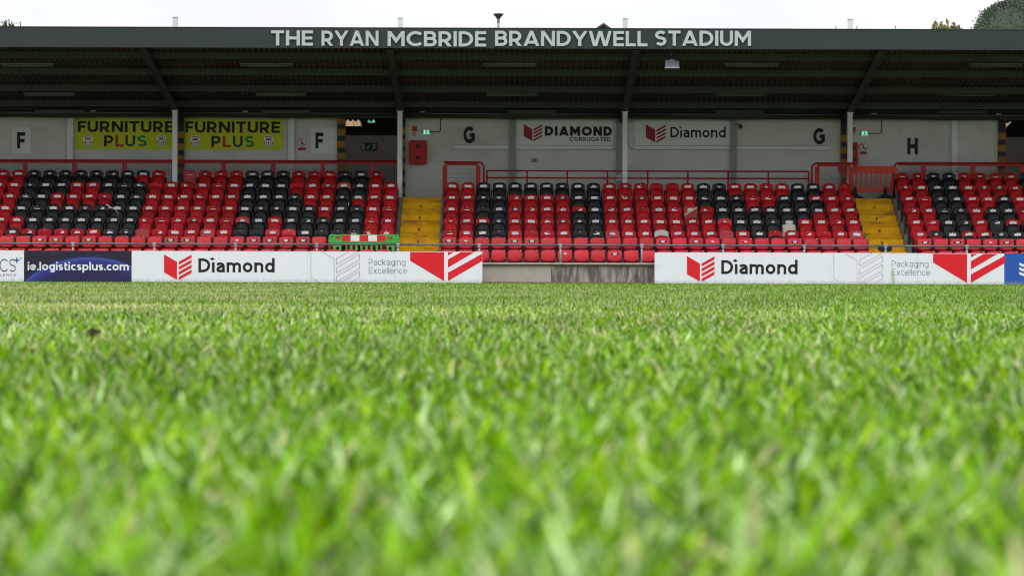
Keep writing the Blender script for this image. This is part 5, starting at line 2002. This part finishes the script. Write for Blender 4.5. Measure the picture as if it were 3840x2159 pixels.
tree("conifer_tree", "paler conifer in front of the two tall ones at the right edge", 23.0, 108, [(23.0, 108, 5.6, 1.9, 1.9, 5.2)], 0.28, 8, 20000, 0.08, [M_c2, M_c3, M_c3], 8, 2.4)
LP_ = [M_l1, M_l2, M_l3]
x1_, z1_ = P(3527, 84, 96); x2_, z2_ = P(3595, 99, 96)
tree("leafy_tree", "small yellow-green tree showing above the roof left of the conifers", x1_, 96, [(x1_, 96, 8.2, 0.34, 0.5, z1_ - 8.32), (x1_ - 0.16, 96.2, 8.2, 0.22, 0.3, z1_ - 8.22), (x1_ + 0.2, 96, 8.2, 0.25, 0.4, z1_ - 8.28)], 0.12, 8.4, 2600, 0.09, LP_, 4)
tree("leafy_tree", "low olive tree top between the small tree and the conifers", x2_, 96, [(x2_, 96, 8.2, 0.36, 0.4, z2_ - 8.26), (x2_ - 0.18, 96, 8.2, 0.24, 0.4, z2_ - 8.16)], 0.12, 8.2, 2200, 0.08, LP_, 6)
x0_, z0_ = P(18, 84, 96)
tree("leafy_tree", "tree top just showing above the roof at the far left", x0_, 96, [(x0_, 96, 8.3, 0.25, 0.4, z0_ - 8.35), (x0_ - 0.3, 96, 8.3, 0.3, 0.4, z0_ - 8.42), (x0_ + 0.25, 96, 8.3, 0.2, 0.4, z0_ - 8.42)], 0.12, 8.3, 1600, 0.10, [M_c1, M_l1, M_c2], 9)

# gable roof of a house behind the stand
hx_, hz_ = P(2262, 90, 98)
t = thing("brick_house", "house whose brown tiled gable peak shows above the roof edge", "house", (hx_, 98, 0))
mb = MB(); mb.box(hx_ - 3.2, hx_ + 3.2, 98.0, 107, 0, 7.4); mb.prism([(hx_ - 3.2, 7.401), (hx_ + 3.2, 7.401), (hx_, hz_ - 0.12)], 98.0, 107)
part("wall", mb, mat("house_brick_brown", (0.16, 0.10, 0.07), 0.85, var=0.25, scale=8), t)
mb = MB()
for s in (-1, 1):
    ex = hx_ + s * 3.6
    mb.prism([(hx_, hz_), (ex, hz_ - 3.6 * (hz_ - 7.3) / 3.2), (ex, hz_ - 3.6 * (hz_ - 7.3) / 3.2 - 0.1), (hx_, hz_ - 0.11)], 97.7, 107.3)
part("roof", mb, mat("house_tile_brown", (0.055, 0.045, 0.04), 0.8, var=0.3, scale=10), t)
# street lamp behind the stand
lx, lz = P(1869, 52, 100)
t = thing("street_lamp", "grey mushroom-headed lamp on a pole standing above the roof edge", "street lamp", (lx, 100, 0))
mb = MB(); mb.tube([(lx, 100, 0), (lx, 100, lz - 0.22)], [0.07, 0.045], 10)
mb.tube([(lx, 100, lz - 0.34), (lx, 100, lz - 0.14)], 0.05, 10)
part("pole", mb, M_galvl, t, True)
mb = MB(); mb.lathe([(0.05, -0.22), (0.09, -0.15), (0.17, -0.06), (0.195, -0.03), (0.195, -0.012), (0.0, 0.012)], (lx, 100, lz), 20)
part("lamp_head", mb, mat("lamp_head_dark", (0.06, 0.065, 0.06), 0.5), t, True)
# wire posts, spikes and a bird on the skyline
for u, vt, lab in ((34, 72, "taller thin wire post on the skyline at the far left"), (77, 83, "shorter thin wire post on the skyline at the far left")):
    x, z = P(u, vt, 90)
    t = thing("wire_post", lab, "post", (x, 90, 0), "thin wire posts behind the stand")
    mb = MB(); mb.tube([(x, 90, 0), (x, 90, z)], 0.013, 6); part("pole", mb, M_rubber, t)
    if u == 34:
        x2, z2 = P(77, 85, 90)
        mb = MB(); mb.tube([(x, 90, z - 0.04), (x + (x2 - x) * 0.33, 90, z - 0.13), (x + (x2 - x) * 0.66, 90, z - 0.16), (x2, 90, z2)], 0.006, 5)
        mb.tube([(x, 90, z - 0.04), (x - 0.2, 90, z - 0.10), (x - 0.45, 90, z - 0.12)], 0.006, 5)
        part("wire", mb, M_rubber, t)
for u, vt, lab in ((3134, 99, "small grey spike left of the fourth roof post"), (3213, 99, "small grey spike right of the fourth roof post"), (3357, 98, "thin grey rod between the fourth roof post and the trees")):
    x, z = P(u, vt, 74.5)
    t = thing("roof_spike", lab, "roof spike", (x, 74.5, roofz(74.5) + 0.25), "small spikes on the roof")
    mb = MB(); mb.lathe([(0.0, 0), (0.014, 0.001), (0.010, -0.05), (0.012, -0.06), (0.012, -(z - roofz(74.5) - 0.25))], (x, 74.5, z), 8)
    part("rod", mb, M_galv, t)
bx_, bz_ = P(2702, 100, 73.0)
mb = MB()
v, f = [], []
prof = [(-0.07, 0.004, 0.0), (-0.045, 0.012, 0.0), (-0.01, 0.024, 0.003), (0.02, 0.024, 0.010), (0.035, 0.016, 0.026), (0.048, 0.015, 0.034), (0.058, 0.006, 0.033), (0.070, 0.001, 0.031)]
for (px, r_, dz) in prof:
    for k in range(8):
        a = k * math.pi / 4
        v.append((px, r_ * 0.8 * math.cos(a), dz + r_ * math.sin(a)))
for i in range(len(prof) - 1):
    for k in range(8):
        f.append((i * 8 + k, i * 8 + (k + 1) % 8, (i + 1) * 8 + (k + 1) % 8, (i + 1) * 8 + k))
mb.add(v, f)
mb.box(0.0, 0.003, -0.01, -0.007, -0.05, -0.015)
mb.box(0.0, 0.003, 0.007, 0.010, -0.05, -0.015)
mb.prism([(-0.11, -0.005), (-0.06, -0.004), (-0.06, 0.006), (-0.11, 0.0)], -0.008, 0.008)
obj("bird", mb.mesh("bird", M_rubber, True), loc=(bx_, 73.0, roofz(73.0) + 0.30), label="small dark bird perched on the roof edge above the name's last letters", category="bird")
